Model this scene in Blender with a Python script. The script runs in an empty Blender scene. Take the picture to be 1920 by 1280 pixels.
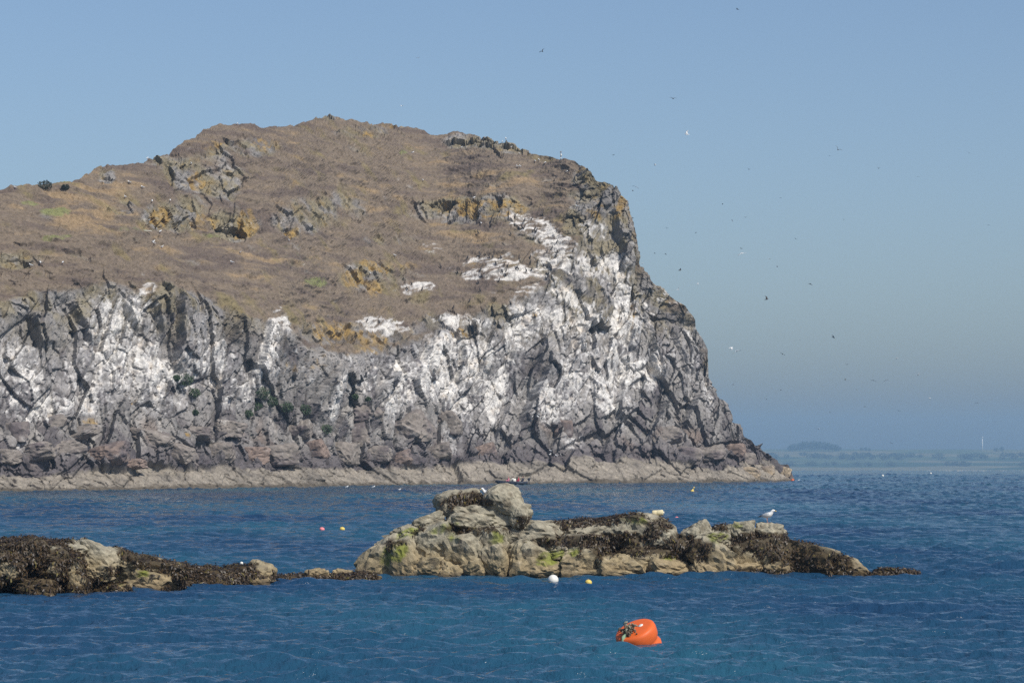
import bpy, math, random
import numpy as np
from mathutils import Vector, Matrix

R = math.radians
random.seed(7)
rng = np.random.default_rng(11)
scene = bpy.context.scene
COL = scene.collection

# ------------------------------------------------------------------ camera
F = 5500.0          # focal length in pixels of the 1920 px wide photograph
CXP, HOR = 960.0, 850.0
CAMH = 4.46
cam_data = bpy.data.cameras.new('camera')
cam = bpy.data.objects.new('camera', cam_data)
COL.objects.link(cam)
cam_data.sensor_width = 36.0
cam_data.lens = F * 36.0 / 1920.0
cam_data.shift_y = (HOR - 640.0) / 1920.0
cam_data.clip_start = 1.0
cam_data.clip_end = 60000.0
cam.location = (0, 0, CAMH)
cam.rotation_euler = (R(90), 0, 0)
scene.camera = cam

# ------------------------------------------------------------------ sky, sun, exposure
SUN_EL, SUN_AZ = 47.0, 42.0      # azimuth: degrees to the right of straight behind the camera
to_sun = Vector((math.sin(R(SUN_AZ)) * math.cos(R(SUN_EL)), -math.cos(R(SUN_AZ)) * math.cos(R(SUN_EL)), math.sin(R(SUN_EL))))
world = bpy.data.worlds.new('World')
scene.world = world
world.use_nodes = True
wn = world.node_tree
bg = wn.nodes['Background']
sky = wn.nodes.new('ShaderNodeTexSky')
sky.sky_type = 'NISHITA'
sky.sun_disc = False
sky.sun_elevation = R(SUN_EL)
sky.sun_rotation = math.atan2(to_sun.x, to_sun.y)
sky.air_density = 0.85
sky.dust_density = 1.7
sky.ozone_density = 3.5
wn.links.new(sky.outputs[0], bg.inputs[0])
bg.inputs[1].default_value = 0.116
sun_d = bpy.data.lights.new('sun', 'SUN')
sun_d.energy = 4.0
sun_d.angle = R(0.5)
sun_d.color = (1.0, 0.95, 0.87)
sun = bpy.data.objects.new('sun', sun_d)
sun.rotation_euler = to_sun.to_track_quat('Z', 'Y').to_euler()
sun.location = (0, 0, 200)
COL.objects.link(sun)
scene.view_settings.view_transform = 'Standard'
scene.view_settings.look = 'None'
scene.view_settings.exposure = 0.0
scene.view_settings.gamma = 1.0
scene.cycles.use_denoising = False
scene.cycles.max_bounces = 6
scene.cycles.volume_bounces = 1
scene.cycles.sample_clamp_indirect = 4.0
scene.cycles.sample_clamp_direct = 2.5

# ------------------------------------------------------------------ numpy noise
def _h(i, j, k, s):
    with np.errstate(over='ignore'):
        n = (i.astype(np.uint32) * np.uint32(374761393) + j.astype(np.uint32) * np.uint32(668265263)
             + k.astype(np.uint32) * np.uint32(2147483647) + np.uint32((s * 1274126177) & 0xffffffff))
        n = (n ^ (n >> np.uint32(13))) * np.uint32(1274126177)
        n = (n ^ (n >> np.uint32(16))) * np.uint32(2246822519)
        return n ^ (n >> np.uint32(15))
def h01(i, j, k, s):
    return (_h(i, j, k, s) & np.uint32(0xffffff)).astype(np.float32) / np.float32(0xffffff)
def perlin(p, seed=0):
    p = np.asarray(p, np.float32)
    f = np.floor(p); i = f.astype(np.int64); r = (p - f).astype(np.float32)
    w = r * r * r * (r * (r * 6 - 15) + 10)
    out = 0
    for dx in (0, 1):
        for dy in (0, 1):
            for dz in (0, 1):
                n = _h(i[..., 0] + dx, i[..., 1] + dy, i[..., 2] + dz, seed)
                gx = (n & np.uint32(1023)).astype(np.float32) / 511.5 - 1
                gy = ((n >> np.uint32(10)) & np.uint32(1023)).astype(np.float32) / 511.5 - 1
                gz = ((n >> np.uint32(20)) & np.uint32(1023)).astype(np.float32) / 511.5 - 1
                g = gx * (r[..., 0] - dx) + gy * (r[..., 1] - dy) + gz * (r[..., 2] - dz)
                out = out + g * (w[..., 0] if dx else 1 - w[..., 0]) * (w[..., 1] if dy else 1 - w[..., 1]) * (w[..., 2] if dz else 1 - w[..., 2])
    return out * 1.2
def fbm(p, octaves=4, seed=0, gain=0.5, lac=2.03):
    p = np.asarray(p, np.float32); a = 1.0; s = 0; t = 0
    for o in range(octaves):
        s = s + a * perlin(p, seed + o * 17); t += a; a *= gain; p = p * lac + 5.3
    return s / t * 1.4
def voronoi(p, seed=0):
    """F1, F2, cell random (3), offset from the cell point"""
    p = np.asarray(p, np.float32)
    i = np.floor(p).astype(np.int64)
    n = p.shape[0]
    f1 = np.full(n, 9e9, np.float32); f2 = np.full(n, 9e9, np.float32)
    cid = np.zeros((n, 3), np.int64); off = np.zeros((n, 3), np.float32)
    for dx in (-1, 0, 1):
        for dy in (-1, 0, 1):
            for dz in (-1, 0, 1):
                ci = i + np.array([dx, dy, dz])
                hh = _h(ci[:, 0], ci[:, 1], ci[:, 2], seed)
                o = np.stack([(hh & np.uint32(1023)), ((hh >> np.uint32(10)) & np.uint32(1023)), ((hh >> np.uint32(20)) & np.uint32(1023))], 1).astype(np.float32) / 1023.0
                v = p - (ci + o).astype(np.float32)
                d = (v * v).sum(1)
                nb = d < f1
                f2 = np.where(nb, f1, np.minimum(f2, d))
                f1 = np.where(nb, d, f1)
                cid[nb] = ci[nb]; off[nb] = v[nb]
    rnd = np.stack([h01(cid[:, 0], cid[:, 1], cid[:, 2], seed + 100 + q) for q in range(4)], 1)
    return np.sqrt(f1), np.sqrt(f2), rnd, off
def sstep(a, b, x):
    t = np.clip((x - a) / (b - a), 0, 1)
    return t * t * (3 - 2 * t)
def ellipses(px, py, lst):
    """sum of soft ellipses (cx, cy, rx, ry, strength[, angle in degrees, counter-clockwise on screen])"""
    o = np.zeros(px.shape, np.float32)
    for e in lst:
        cx, cy, rx, ry, s = e[:5]
        dx, dy = px - cx, py - cy
        if len(e) > 5:
            a = R(-e[5]); dx, dy = dx * math.cos(a) + dy * math.sin(a), -dx * math.sin(a) + dy * math.cos(a)
        q = (dx / rx) ** 2 + (dy / ry) ** 2
        o += s * np.clip(1.25 - 0.75 * q, 0, 1)
    return o
def at(px, py, D):
    return Vector(((px - CXP) / F * D, D, CAMH + (HOR - py) / F * D))
def lin(c):
    c = np.asarray(c, np.float32) / 255.0
    return np.where(c <= 0.04045, c / 12.92, ((c + 0.055) / 1.055) ** 2.4)

# ------------------------------------------------------------------ object helpers
def tag(o, label=None, cat=None, group=None, kind=None):
    if label: o['label'] = label
    if cat: o['category'] = cat
    if group: o['group'] = group
    if kind: o['kind'] = kind
    return o
def link(name, mesh, mat=None, parent=None):
    o = bpy.data.objects.new(name, mesh)
    COL.objects.link(o)
    if mat is not None and not mesh.materials: mesh.materials.append(mat)
    if parent is not None: o.parent = parent
    return o
def empty(name, loc=(0, 0, 0), parent=None):
    o = bpy.data.objects.new(name, None); COL.objects.link(o); o.location = loc
    o.empty_display_size = 0.2
    if parent is not None: o.parent = parent
    return o
def np_mesh(name, verts, faces, smooth=True, colors=None, attrs=None):
    """verts (n,3), faces (m,k) arrays -> mesh, fast"""
    verts = np.ascontiguousarray(verts, np.float32); faces = np.ascontiguousarray(faces, np.int32)
    me = bpy.data.meshes.new(name)
    m, k = faces.shape
    me.vertices.add(len(verts)); me.vertices.foreach_set('co', verts.ravel())
    me.loops.add(m * k); me.loops.foreach_set('vertex_index', faces.ravel())
    me.polygons.add(m)
    me.polygons.foreach_set('loop_start', np.arange(0, m * k, k, dtype=np.int32))
    try: me.polygons.foreach_set('loop_total', np.full(m, k, np.int32))
    except Exception: pass
    me.polygons.foreach_set('use_smooth', np.full(m, bool(smooth)))
    me.update(calc_edges=True)
    if colors is not None:
        a = me.color_attributes.new('Col', 'FLOAT_COLOR', 'POINT')
        c = np.ones((len(verts), 4), np.float32); c[:, :3] = colors
        a.data.foreach_set('color', c.ravel())
    for nm, v in (attrs or {}).items():
        a = me.attributes.new(nm, 'FLOAT', 'POINT')
        a.data.foreach_set('value', np.ascontiguousarray(v, np.float32))
    return me
def grid_faces(nr, nc):
    a = np.arange(nr * nc).reshape(nr, nc)
    return np.stack([a[:-1, :-1], a[:-1, 1:], a[1:, 1:], a[1:, :-1]], -1).reshape(-1, 4)
class NT:
    """tiny node-tree helper"""
    def __init__(s, name):
        s.m = bpy.data.materials.new(name); s.m.use_nodes = True
        s.t = s.m.node_tree; s.b = s.t.nodes['Principled BSDF']
    def n(s, typ, **kw):
        nd = s.t.nodes.new('ShaderNode' + typ)
        for k, v in kw.items():
            if k in nd.inputs.keys() if isinstance(k, str) else False: nd.inputs[k].default_value = v
            else: setattr(nd, k, v)
        return nd
    def l(s, a, b): s.t.links.new(a, b)
def simple(name, col, rough=0.7, spec=0.3):
    t = NT(name)
    # slight mottling so that no surface is one flat colour
    nz = t.n('TexNoise'); nz.inputs['Scale'].default_value = 6.0; nz.inputs['Detail'].default_value = 4.0
    tc = t.n('TexCoord'); t.l(tc.outputs['Object'], nz.inputs['Vector'])
    mx = t.n('Mix', data_type='RGBA')
    mx.inputs[6].default_value = (*[c * 0.82 for c in col], 1); mx.inputs[7].default_value = (*[min(1, c * 1.12) for c in col], 1)
    t.l(nz.outputs['Fac'], mx.inputs[0]); t.l(mx.outputs[2], t.b.inputs['Base Color'])
    t.b.inputs['Roughness'].default_value = rough; t.b.inputs['Specular IOR Level'].default_value = spec
    return t.m
def rock_material(name, bump, scale, rough=0.9, mott=0.35):
    """vertex colour times fine mottling, with fine relief"""
    t = NT(name)
    at_ = t.n('Attribute'); at_.attribute_name = 'Col'
    geo = t.n('NewGeometry')
    n1 = t.n('TexNoise'); n1.inputs['Scale'].default_value = scale; n1.inputs['Detail'].default_value = 8.0; n1.inputs['Roughness'].default_value = 0.65
    n2 = t.n('TexNoise'); n2.inputs['Scale'].default_value = scale * 5.3; n2.inputs['Detail'].default_value = 4.0
    t.l(geo.outputs['Position'], n1.inputs['Vector']); t.l(geo.outputs['Position'], n2.inputs['Vector'])
    mr = t.n('MapRange'); mr.inputs[1].default_value = 0.3; mr.inputs[2].default_value = 0.7
    mr.inputs[3].default_value = 1 - mott; mr.inputs[4].default_value = 1 + mott
    t.l(n1.outputs['Fac'], mr.inputs[0])
    mx = t.n('Mix', data_type='RGBA', blend_type='MULTIPLY'); mx.inputs[0].default_value = 1.0
    t.l(at_.outputs['Color'], mx.inputs[6]); t.l(mr.outputs[0], mx.inputs[7])
    t.l(mx.outputs[2], t.b.inputs['Base Color'])
    ad = t.n('Math', operation='ADD'); t.l(n1.outputs['Fac'], ad.inputs[0])
    ml = t.n('Math', operation='MULTIPLY'); ml.inputs[1].default_value = 0.35
    t.l(n2.outputs['Fac'], ml.inputs[0]); t.l(ml.outputs[0], ad.inputs[1])
    bp = t.n('Bump'); bp.inputs['Strength'].default_value = 0.8; bp.inputs['Distance'].default_value = bump
    t.l(ad.outputs[0], bp.inputs['Height']); t.l(bp.outputs[0], t.b.inputs['Normal'])
    t.b.inputs['Roughness'].default_value = rough; t.b.inputs['Specular IOR Level'].default_value = 0.2
    return t.m

# ------------------------------------------------------------------ sea
def build_sea():
    # angular columns: dense across the view, coarse outside; rows by distance
    half = 1200 / F
    dense = np.linspace(-half, half, 340)
    side = np.array([0.26, 0.32, 0.42, 0.6, 0.85, 1.2, 1.8, 3.0])
    ang = np.concatenate([-side[::-1], dense, side])
    rows = [2.0, 8, 16, 28, 38, 45, 50]
    d = 53.0
    while d < 620:
        rows.append(d)
        d += 0.085 if d < 100 else 0.085 * (d / 100.0) ** 1.75
    rows += list(np.linspace(d, 1050, 50)) + [1200, 1400, 1700, 2200, 3000, 4000, 5200, 6600]
    rows = np.array(rows)
    Dm, Am = np.meshgrid(rows, ang, indexing='ij')
    X = Am * Dm; Y = Dm.copy()
    # spacing of the grid at each point, to leave out waves it cannot carry
    lat = np.gradient(Am, axis=1) * Dm; dep = np.gradient(Dm, axis=0)
    Z = np.zeros_like(X)
    r = np.random.default_rng(5)
    p3 = np.stack([X / 26, Y / 60, X * 0], -1).reshape(-1, 3)
    gust = 0.78 + 0.5 * fbm(p3, 3, 91).reshape(X.shape)
    gust = np.clip(gust, 0.3, 1.3)
    nw = 74
    for q in range(nw):
        wl = 0.32 * (4.6 / 0.32) ** (r.random() ** 1.25)
        th = R(-84) + r.normal(0, 0.42)           # travel direction, wind from the left and far
        k = 2 * math.pi / wl
        kx, ky = k * math.cos(th), k * math.sin(th)
        amp = 0.0128 * wl ** 0.74 * (0.6 + 0.8 * r.random())
        lx = 2 * math.pi / max(abs(kx), 1e-3); ly = 2 * math.pi / max(abs(ky), 1e-3)
        fade = np.clip((lx / lat - 2.2) / 2.5, 0, 1) * np.clip((ly / dep - 2.2) / 2.5, 0, 1)
        if fade.max() <= 0: continue
        ph = kx * X + ky * Y + r.random() * 6.28
        s = np.sin(ph)
        Z += amp * gust * fade * (s + 0.28 * np.cos(2 * ph))
    Z += r.normal(0, 1, Z.shape) * np.clip(0.11 * dep, 0, 0.19) * sstep(110, 300, Y) * (np.abs(Am) <= half) * (Y < 1100) * gust      # short chop
    Z *= (Y > 40)
    D0, Rc = 550.0, 64444.0                      # the sea falls away beyond the horizon
    sl = 0.0067
    far = np.where(Y > D0, -(Y - D0) ** 2 / (2 * Rc), 0)
    lim = D0 + sl * Rc
    far = np.where(Y > lim, -(lim - D0) ** 2 / (2 * Rc) - sl * (Y - lim), far)
    Z += far - 0.04
    me = np_mesh('sea', np.stack([X, Y, Z], -1).reshape(-1, 3), grid_faces(*X.shape)[:, ::-1].copy(), True)
    t = NT('sea_water')
    geo = t.n('NewGeometry')
    mp = t.n('Mapping'); mp.inputs['Scale'].default_value = (1.0, 0.42, 1.0); mp.inputs['Rotation'].default_value = (0, 0, R(14))
    t.l(geo.outputs['Position'], mp.inputs['Vector'])
    n1 = t.n('TexNoise'); n1.inputs['Scale'].default_value = 1.5; n1.inputs['Detail'].default_value = 5.0; n1.inputs['Roughness'].default_value = 0.6
    t.l(mp.outputs[0], n1.inputs['Vector'])
    bp = t.n('Bump'); bp.inputs['Strength'].default_value = 1.0; bp.inputs['Distance'].default_value = 0.28
    sp = t.n('SeparateXYZ'); t.l(geo.outputs['Position'], sp.inputs[0])
    mr = t.n('MapRange'); mr.inputs[1].default_value = 110; mr.inputs[2].default_value = 480; mr.inputs[3].default_value = 0.26; mr.inputs[4].default_value = 0.7      # choppier outside the bay
    t.l(sp.outputs[1], mr.inputs[0]); t.l(mr.outputs[0], bp.inputs['Distance'])
    t.l(n1.outputs['Fac'], bp.inputs['Height']); t.l(bp.outputs[0], t.b.inputs['Normal'])
    n2 = t.n('TexNoise'); n2.inputs['Scale'].default_value = 0.045; n2.inputs['Detail'].default_value = 3.0       # sand and weed on the bed
    m2 = t.n('Mapping'); m2.inputs['Scale'].default_value = (1.0, 0.5, 1.0); t.l(geo.outputs['Position'], m2.inputs['Vector']); t.l(m2.outputs[0], n2.inputs['Vector'])
    cr = t.n('ValToRGB'); cr.color_ramp.elements[0].position = 0.36; cr.color_ramp.elements[0].color = (0.010, 0.038, 0.092, 1); cr.color_ramp.elements[1].position = 0.68; cr.color_ramp.elements[1].color = (0.020, 0.092, 0.142, 1)
    t.l(n2.outputs['Fac'], cr.inputs[0]); t.l(cr.outputs[0], t.b.inputs['Base Color'])
    t.b.inputs['Specular IOR Level'].default_value = 0.5
    t.b.inputs['Roughness'].default_value = 0.09
    t.b.inputs['IOR'].default_value = 1.333
    o = link('sea', me, t.m)
    tag(o, 'rippled deep blue sea', kind='structure')
    return o
sea = build_sea()

# ------------------------------------------------------------------ island
# columns: ridge (C3), foot of the heath / top of the cliff (C2), top of the pale tide-washed ledge (C1), waterline (C0)
RIDGE = [(-160,375),(-60,362),(0,357),(30,353),(70,352),(100,352),(135,348),(165,330),(190,318),(250,307),(290,297),(330,283),(360,262),(385,245),(408,236),(440,238),(480,240),(530,240),(575,232),(605,222),(612,217),(632,218),(645,224),(690,236),(720,232),(735,230),(770,240),(815,254),(840,258),(846,252),(890,254),(935,264),(948,270),(965,271),(985,283),(1010,296),(1045,298),(1075,302),(1090,310),(1105,322),(1120,337),(1140,341),(1155,352),(1165,366),(1178,378),(1179,395),(1183,410),(1192,440),(1196,465),(1194,480),(1196,503),(1210,515),(1235,540),(1262,560),(1285,575),(1303,600),(1305,615),(1318,635),(1327,655),(1326,680),(1329,720),(1331,750),(1333,770),(1350,785),(1365,800),(1385,815),(1405,825),(1420,842),(1423,849),(1440,852),(1450,862),(1456,870),(1463,868),(1478,870),(1484,885),(1491,900)]
# matching stations: ridge point index by nearest x/y, then C2, C1, C0
STN = [((-160,375),(-160,580),(-160,893),(-160,924)), ((0,357),(0,572),(0,892),(0,921)), ((165,330),(160,545),(165,887),(168,919)),
       ((290,297),(285,545),(290,879),(300,917)), ((408,236),(415,580),(425,877),(430,915)), ((530,240),(545,635),(550,878),(560,913)),
       ((622,217),(635,678),(640,878),(650,911)), ((735,230),(735,660),(755,880),(765,909)), ((846,252),(855,628),(870,871),(880,907)),
       ((948,270),(940,585),(970,868),(985,907)), ((1010,296),(1005,550),(1050,865),(1060,906)), ((1045,298),(1045,520),(1100,862),(1110,906)),
       ((1090,310),(1085,475),(1150,861),(1165,906)), ((1120,337),(1102,425),(1195,860),(1205,905)), ((1155,352),(1132,385),(1225,863),(1235,905)),
       ((1178,378),(1160,398),(1255,867),(1265,905)), ((1183,410),(1166,425),(1275,870),(1285,905)), ((1196,465),(1178,475),(1300,873),(1312,904)),
       ((1196,503),(1180,513),(1318,875),(1330,904)), ((1262,560),(1244,569),(1342,876),(1356,904)), ((1305,615),(1288,620),(1366,874),(1380,903)),
       ((1327,655),(1310,660),(1383,872),(1398,903)), ((1331,750),(1316,752),(1405,868),(1424,903)), ((1365,800),(1350,805),(1424,864),(1442,902)),
       ((1420,842),(1408,846),(1446,866),(1463,902)), ((1456,870),(1446,872),(1462,878),(1478,901.5)), ((1491,900),(1489,900.4),(1490,900.8),(1491,901.3))]
def _arc(p):
    p = np.array(p, float); return np.concatenate([[0], np.cumsum(np.hypot(*np.diff(p, axis=0).T))])
def island_columns(nu):
    rp = np.array(RIDGE, float); ra = _arc(RIDGE)
    sr = []
    for s in STN:
        # arc position of the station on the ridge line
        best = None
        for i in range(len(rp) - 1):
            a, b = rp[i], rp[i + 1]; ab = b - a
            t = np.clip(np.dot(np.array(s[0]) - a, ab) / max(np.dot(ab, ab), 1e-9), 0, 1)
            dd = np.hypot(*(a + ab * t - s[0]))
            if best is None or dd < best[0]: best = (dd, ra[i] + t * math.hypot(*ab))
        sr.append(best[1])
    sr = np.array(sr)
    c0 = np.array([s[3] for s in STN], float)
    us = np.concatenate([[0], np.cumsum(0.55 * np.diff(sr) + 0.45 * np.abs(np.diff(c0[:, 0])))])
    u = np.linspace(0, us[-1], nu)
    ra_u = np.interp(u, us, sr)
    C = [None] * 4
    C[3] = np.stack([np.interp(ra_u, ra, rp[:, 0]), np.interp(ra_u, ra, rp[:, 1])], 1)
    for q, k in ((2, 1), (1, 2), (0, 3)):
        pts = np.array([s[k] for s in STN], float)
        C[q] = np.stack([np.interp(u, us, pts[:, 0]), np.interp(u, us, pts[:, 1])], 1)
    def smooth(a, w):
        k = np.ones(w) / w
        return np.stack([np.convolve(np.pad(a[:, c], w // 2, mode='edge'), k, 'valid')[:len(a)] for c in (0, 1)], 1)
    for q in (0, 1, 2): C[q] = smooth(C[q], 25)
    return C

GUANO = [(1000,425,50,20,.5,-20),(1045,455,60,14,.5,-20),(940,500,90,22,.35),(1080,490,70,22,.4,-12),(1010,560,60,30,.3),(860,605,60,14,.4),(720,615,60,16,.35),(770,545,50,10,.4),(20,700,50,70,.8),(100,725,60,60,.45),(180,690,50,80,.9),(190,610,40,40,.5),(262,690,50,60,.9),(240,590,45,40,.65),(275,543,14,8,1.3),(250,585,16,34,.7,-35),
 (330,700,50,40,.7),(372,640,35,55,.9),(425,680,35,40,.5),(505,640,16,60,1.1,-14),(485,710,22,40,.7,-35),(530,612,13,18,1.0),(440,740,70,30,.6),(300,765,60,25,.55),(45,765,60,22,.8,-25),
 (38,815,14,45,.7,-12),(110,765,60,18,.7),(620,755,12,45,.9,-12),(700,608,42,14,.9),(735,620,30,12,.7),(745,740,28,50,.8,-18),(700,690,60,30,.4),(770,700,40,50,.6),(850,700,60,60,.85),
 (830,652,50,28,.8),(900,760,60,60,.75),(862,604,26,9,1.2),(783,540,28,7,1.1),(840,830,30,30,.35),(930,700,50,60,.6),(960,640,60,40,.65),(1000,425,42,16,1.1,-20),(1040,448,45,12,1.0,-20),
 (1115,432,30,15,1.0,-15),(915,492,40,8,1.0),(960,514,62,12,1.2),(925,518,35,10,1.1),(880,522,20,8,.7),(1050,490,50,14,.7,-12),(1110,500,60,18,.85,-12),(1150,520,35,40,.6),(1060,545,45,12,.9,-35),(1040,598,38,22,1.1),(985,580,35,14,.8),
 (1080,640,50,60,.55),(1140,640,55,70,.8),(1050,740,45,60,.9,-25),(1022,780,32,18,1.2),(1140,722,38,55,1.0),(1205,700,42,30,1.0),(1160,765,30,40,.7),(1235,640,30,60,.35),(1280,690,30,70,.3,25),
 (1075,828,22,12,1.0),(1322,740,8,40,.7),(1180,590,35,50,.5),(810,470,20,10,.5),(990,610,40,20,.5),(560,700,40,20,.2),(700,750,120,40,.2),(1300,640,30,40,.3),(1250,560,40,15,.35,-35)]
OCHRE = [(495,272,30,10,.8),(550,262,18,8,.7),(400,275,30,9,.8,10),(600,240,40,10,.7),(370,340,18,16,.9),(300,410,18,20,1.1),(380,420,25,20,.9),(465,420,20,26,1.2),(430,300,60,12,.4),(545,340,25,20,.7),(545,435,12,8,.8),
 (660,525,24,16,1.2),(700,500,30,10,1.1,-20),(700,545,18,20,1.0),(770,500,25,8,.8),(730,235,40,8,.7),(690,255,12,14,.8),(790,300,45,8,.6),(840,385,60,22,.5),(930,395,60,22,.6),(880,400,20,14,.6),(560,450,60,30,.15),(1000,380,60,30,.25),
 (1165,385,8,30,.8,-20),(1120,400,30,20,.4),(880,500,18,12,.7),(640,640,60,40,.5),(700,640,30,25,.6),(860,630,20,14,.7),(600,610,50,25,.4),(560,690,50,25,.35),(170,790,20,8,.7),(250,750,8,8,.8),(345,820,8,6,.8),(1185,600,4,40,1.0,-8),(1280,573,8,8,.9),(220,457,30,7,.6),(640,300,60,20,.3),(1085,315,30,10,.6),(700,780,10,6,.6),(1010,585,10,8,.6)]
GREEN = [(103,400,30,11,1.1),(58,383,20,5,.9),(105,447,35,5,.8,6),(240,433,60,4,.6),(410,443,40,4,.8),(560,490,60,18,.45),(590,530,25,9,1.0),(500,515,40,12,.4),(640,315,60,8,.4),(755,288,10,4,.9),(540,465,30,6,.5),(110,350,30,4,.7),(975,305,30,5,.4),(1040,855,70,6,.7),(1100,852,60,6,.6),(1240,850,60,6,.8),(1000,850,40,5,.5)]
TAN = [(150,380,80,40,.9),(200,420,90,20,.6),(90,420,50,20,.4),(230,345,40,20,.5),(880,505,0.1,0.1,0),(930,340,90,20,.5),(880,360,80,15,.5),(900,505,60,12,.2),(870,440,80,14,.6),(400,480,160,20,.5),(700,380,60,40,.4),(530,500,120,20,.5),(520,260,60,20,.4)]
CRAG = [(390,340,70,45,.7),(320,410,55,30,.8),(440,420,45,30,.8),(460,280,70,20,.5),(230,390,30,16,.6),(200,335,18,14,.7),(320,310,30,20,.5),(30,490,60,14,.5),(560,410,60,40,.4),(650,390,60,40,.35),(700,520,70,30,.6),(880,395,130,28,.6),(680,250,60,16,.4),(890,268,60,14,.7),(960,285,40,14,.5),(1110,400,50,70,.9),(1150,400,40,80,1.),(1100,330,30,20,.5),
 (120,525,130,24,.22),(330,545,60,18,.25),(740,450,60,12,.4),(600,625,70,25,.5),(1000,440,60,20,.4),(1060,500,80,40,.5),(920,500,60,20,.35),(690,630,80,20,.5),(850,610,80,25,.5),(545,435,14,8,.8),(280,300,20,12,.5),(610,222,20,6,.8),(735,235,25,8,.6)]
# steps in the cliff: a line from foot to head, the rock on its right stands proud of a recess on its left (metres, px reach)
STEPS = [(978,785,1030,680,2.6,60),(1150,770,1180,690,1.6,40),(1215,820,1255,745,2.0,45),(1178,650,1190,610,1.5,30),(1285,790,1305,740,1.6,40),(935,810,965,745,1.4,35),(1060,880,1075,842,1.5,40),(1085,640,1130,560,1.5,35),
 (1168,505,1150,400,2.0,40),(320,690,335,560,2.2,45),(300,640,285,560,1.3,30),(70,650,60,590,2.0,50),(170,640,140,560,1.4,35),(480,700,500,600,1.5,35),(570,770,625,690,1.2,40),(790,690,815,620,1.4,30),(700,740,745,690,1.6,40),(855,720,870,650,1.4,30),(1010,690,1030,610,1.2,30),
 (1030,840,1060,790,1.2,30),(410,870,395,820,1.0,40),(865,905,850,865,1.2,30),(1130,850,1165,770,1.2,40),(620,820,660,760,1.0,40),(250,620,235,570,1.2,30),(430,640,450,590,1.2,30),(1240,700,1215,600,1.2,40),(1290,700,1265,620,1.2,40),(900,680,925,620,1.3,30),(955,700,975,640,1.2,25)]

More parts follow.
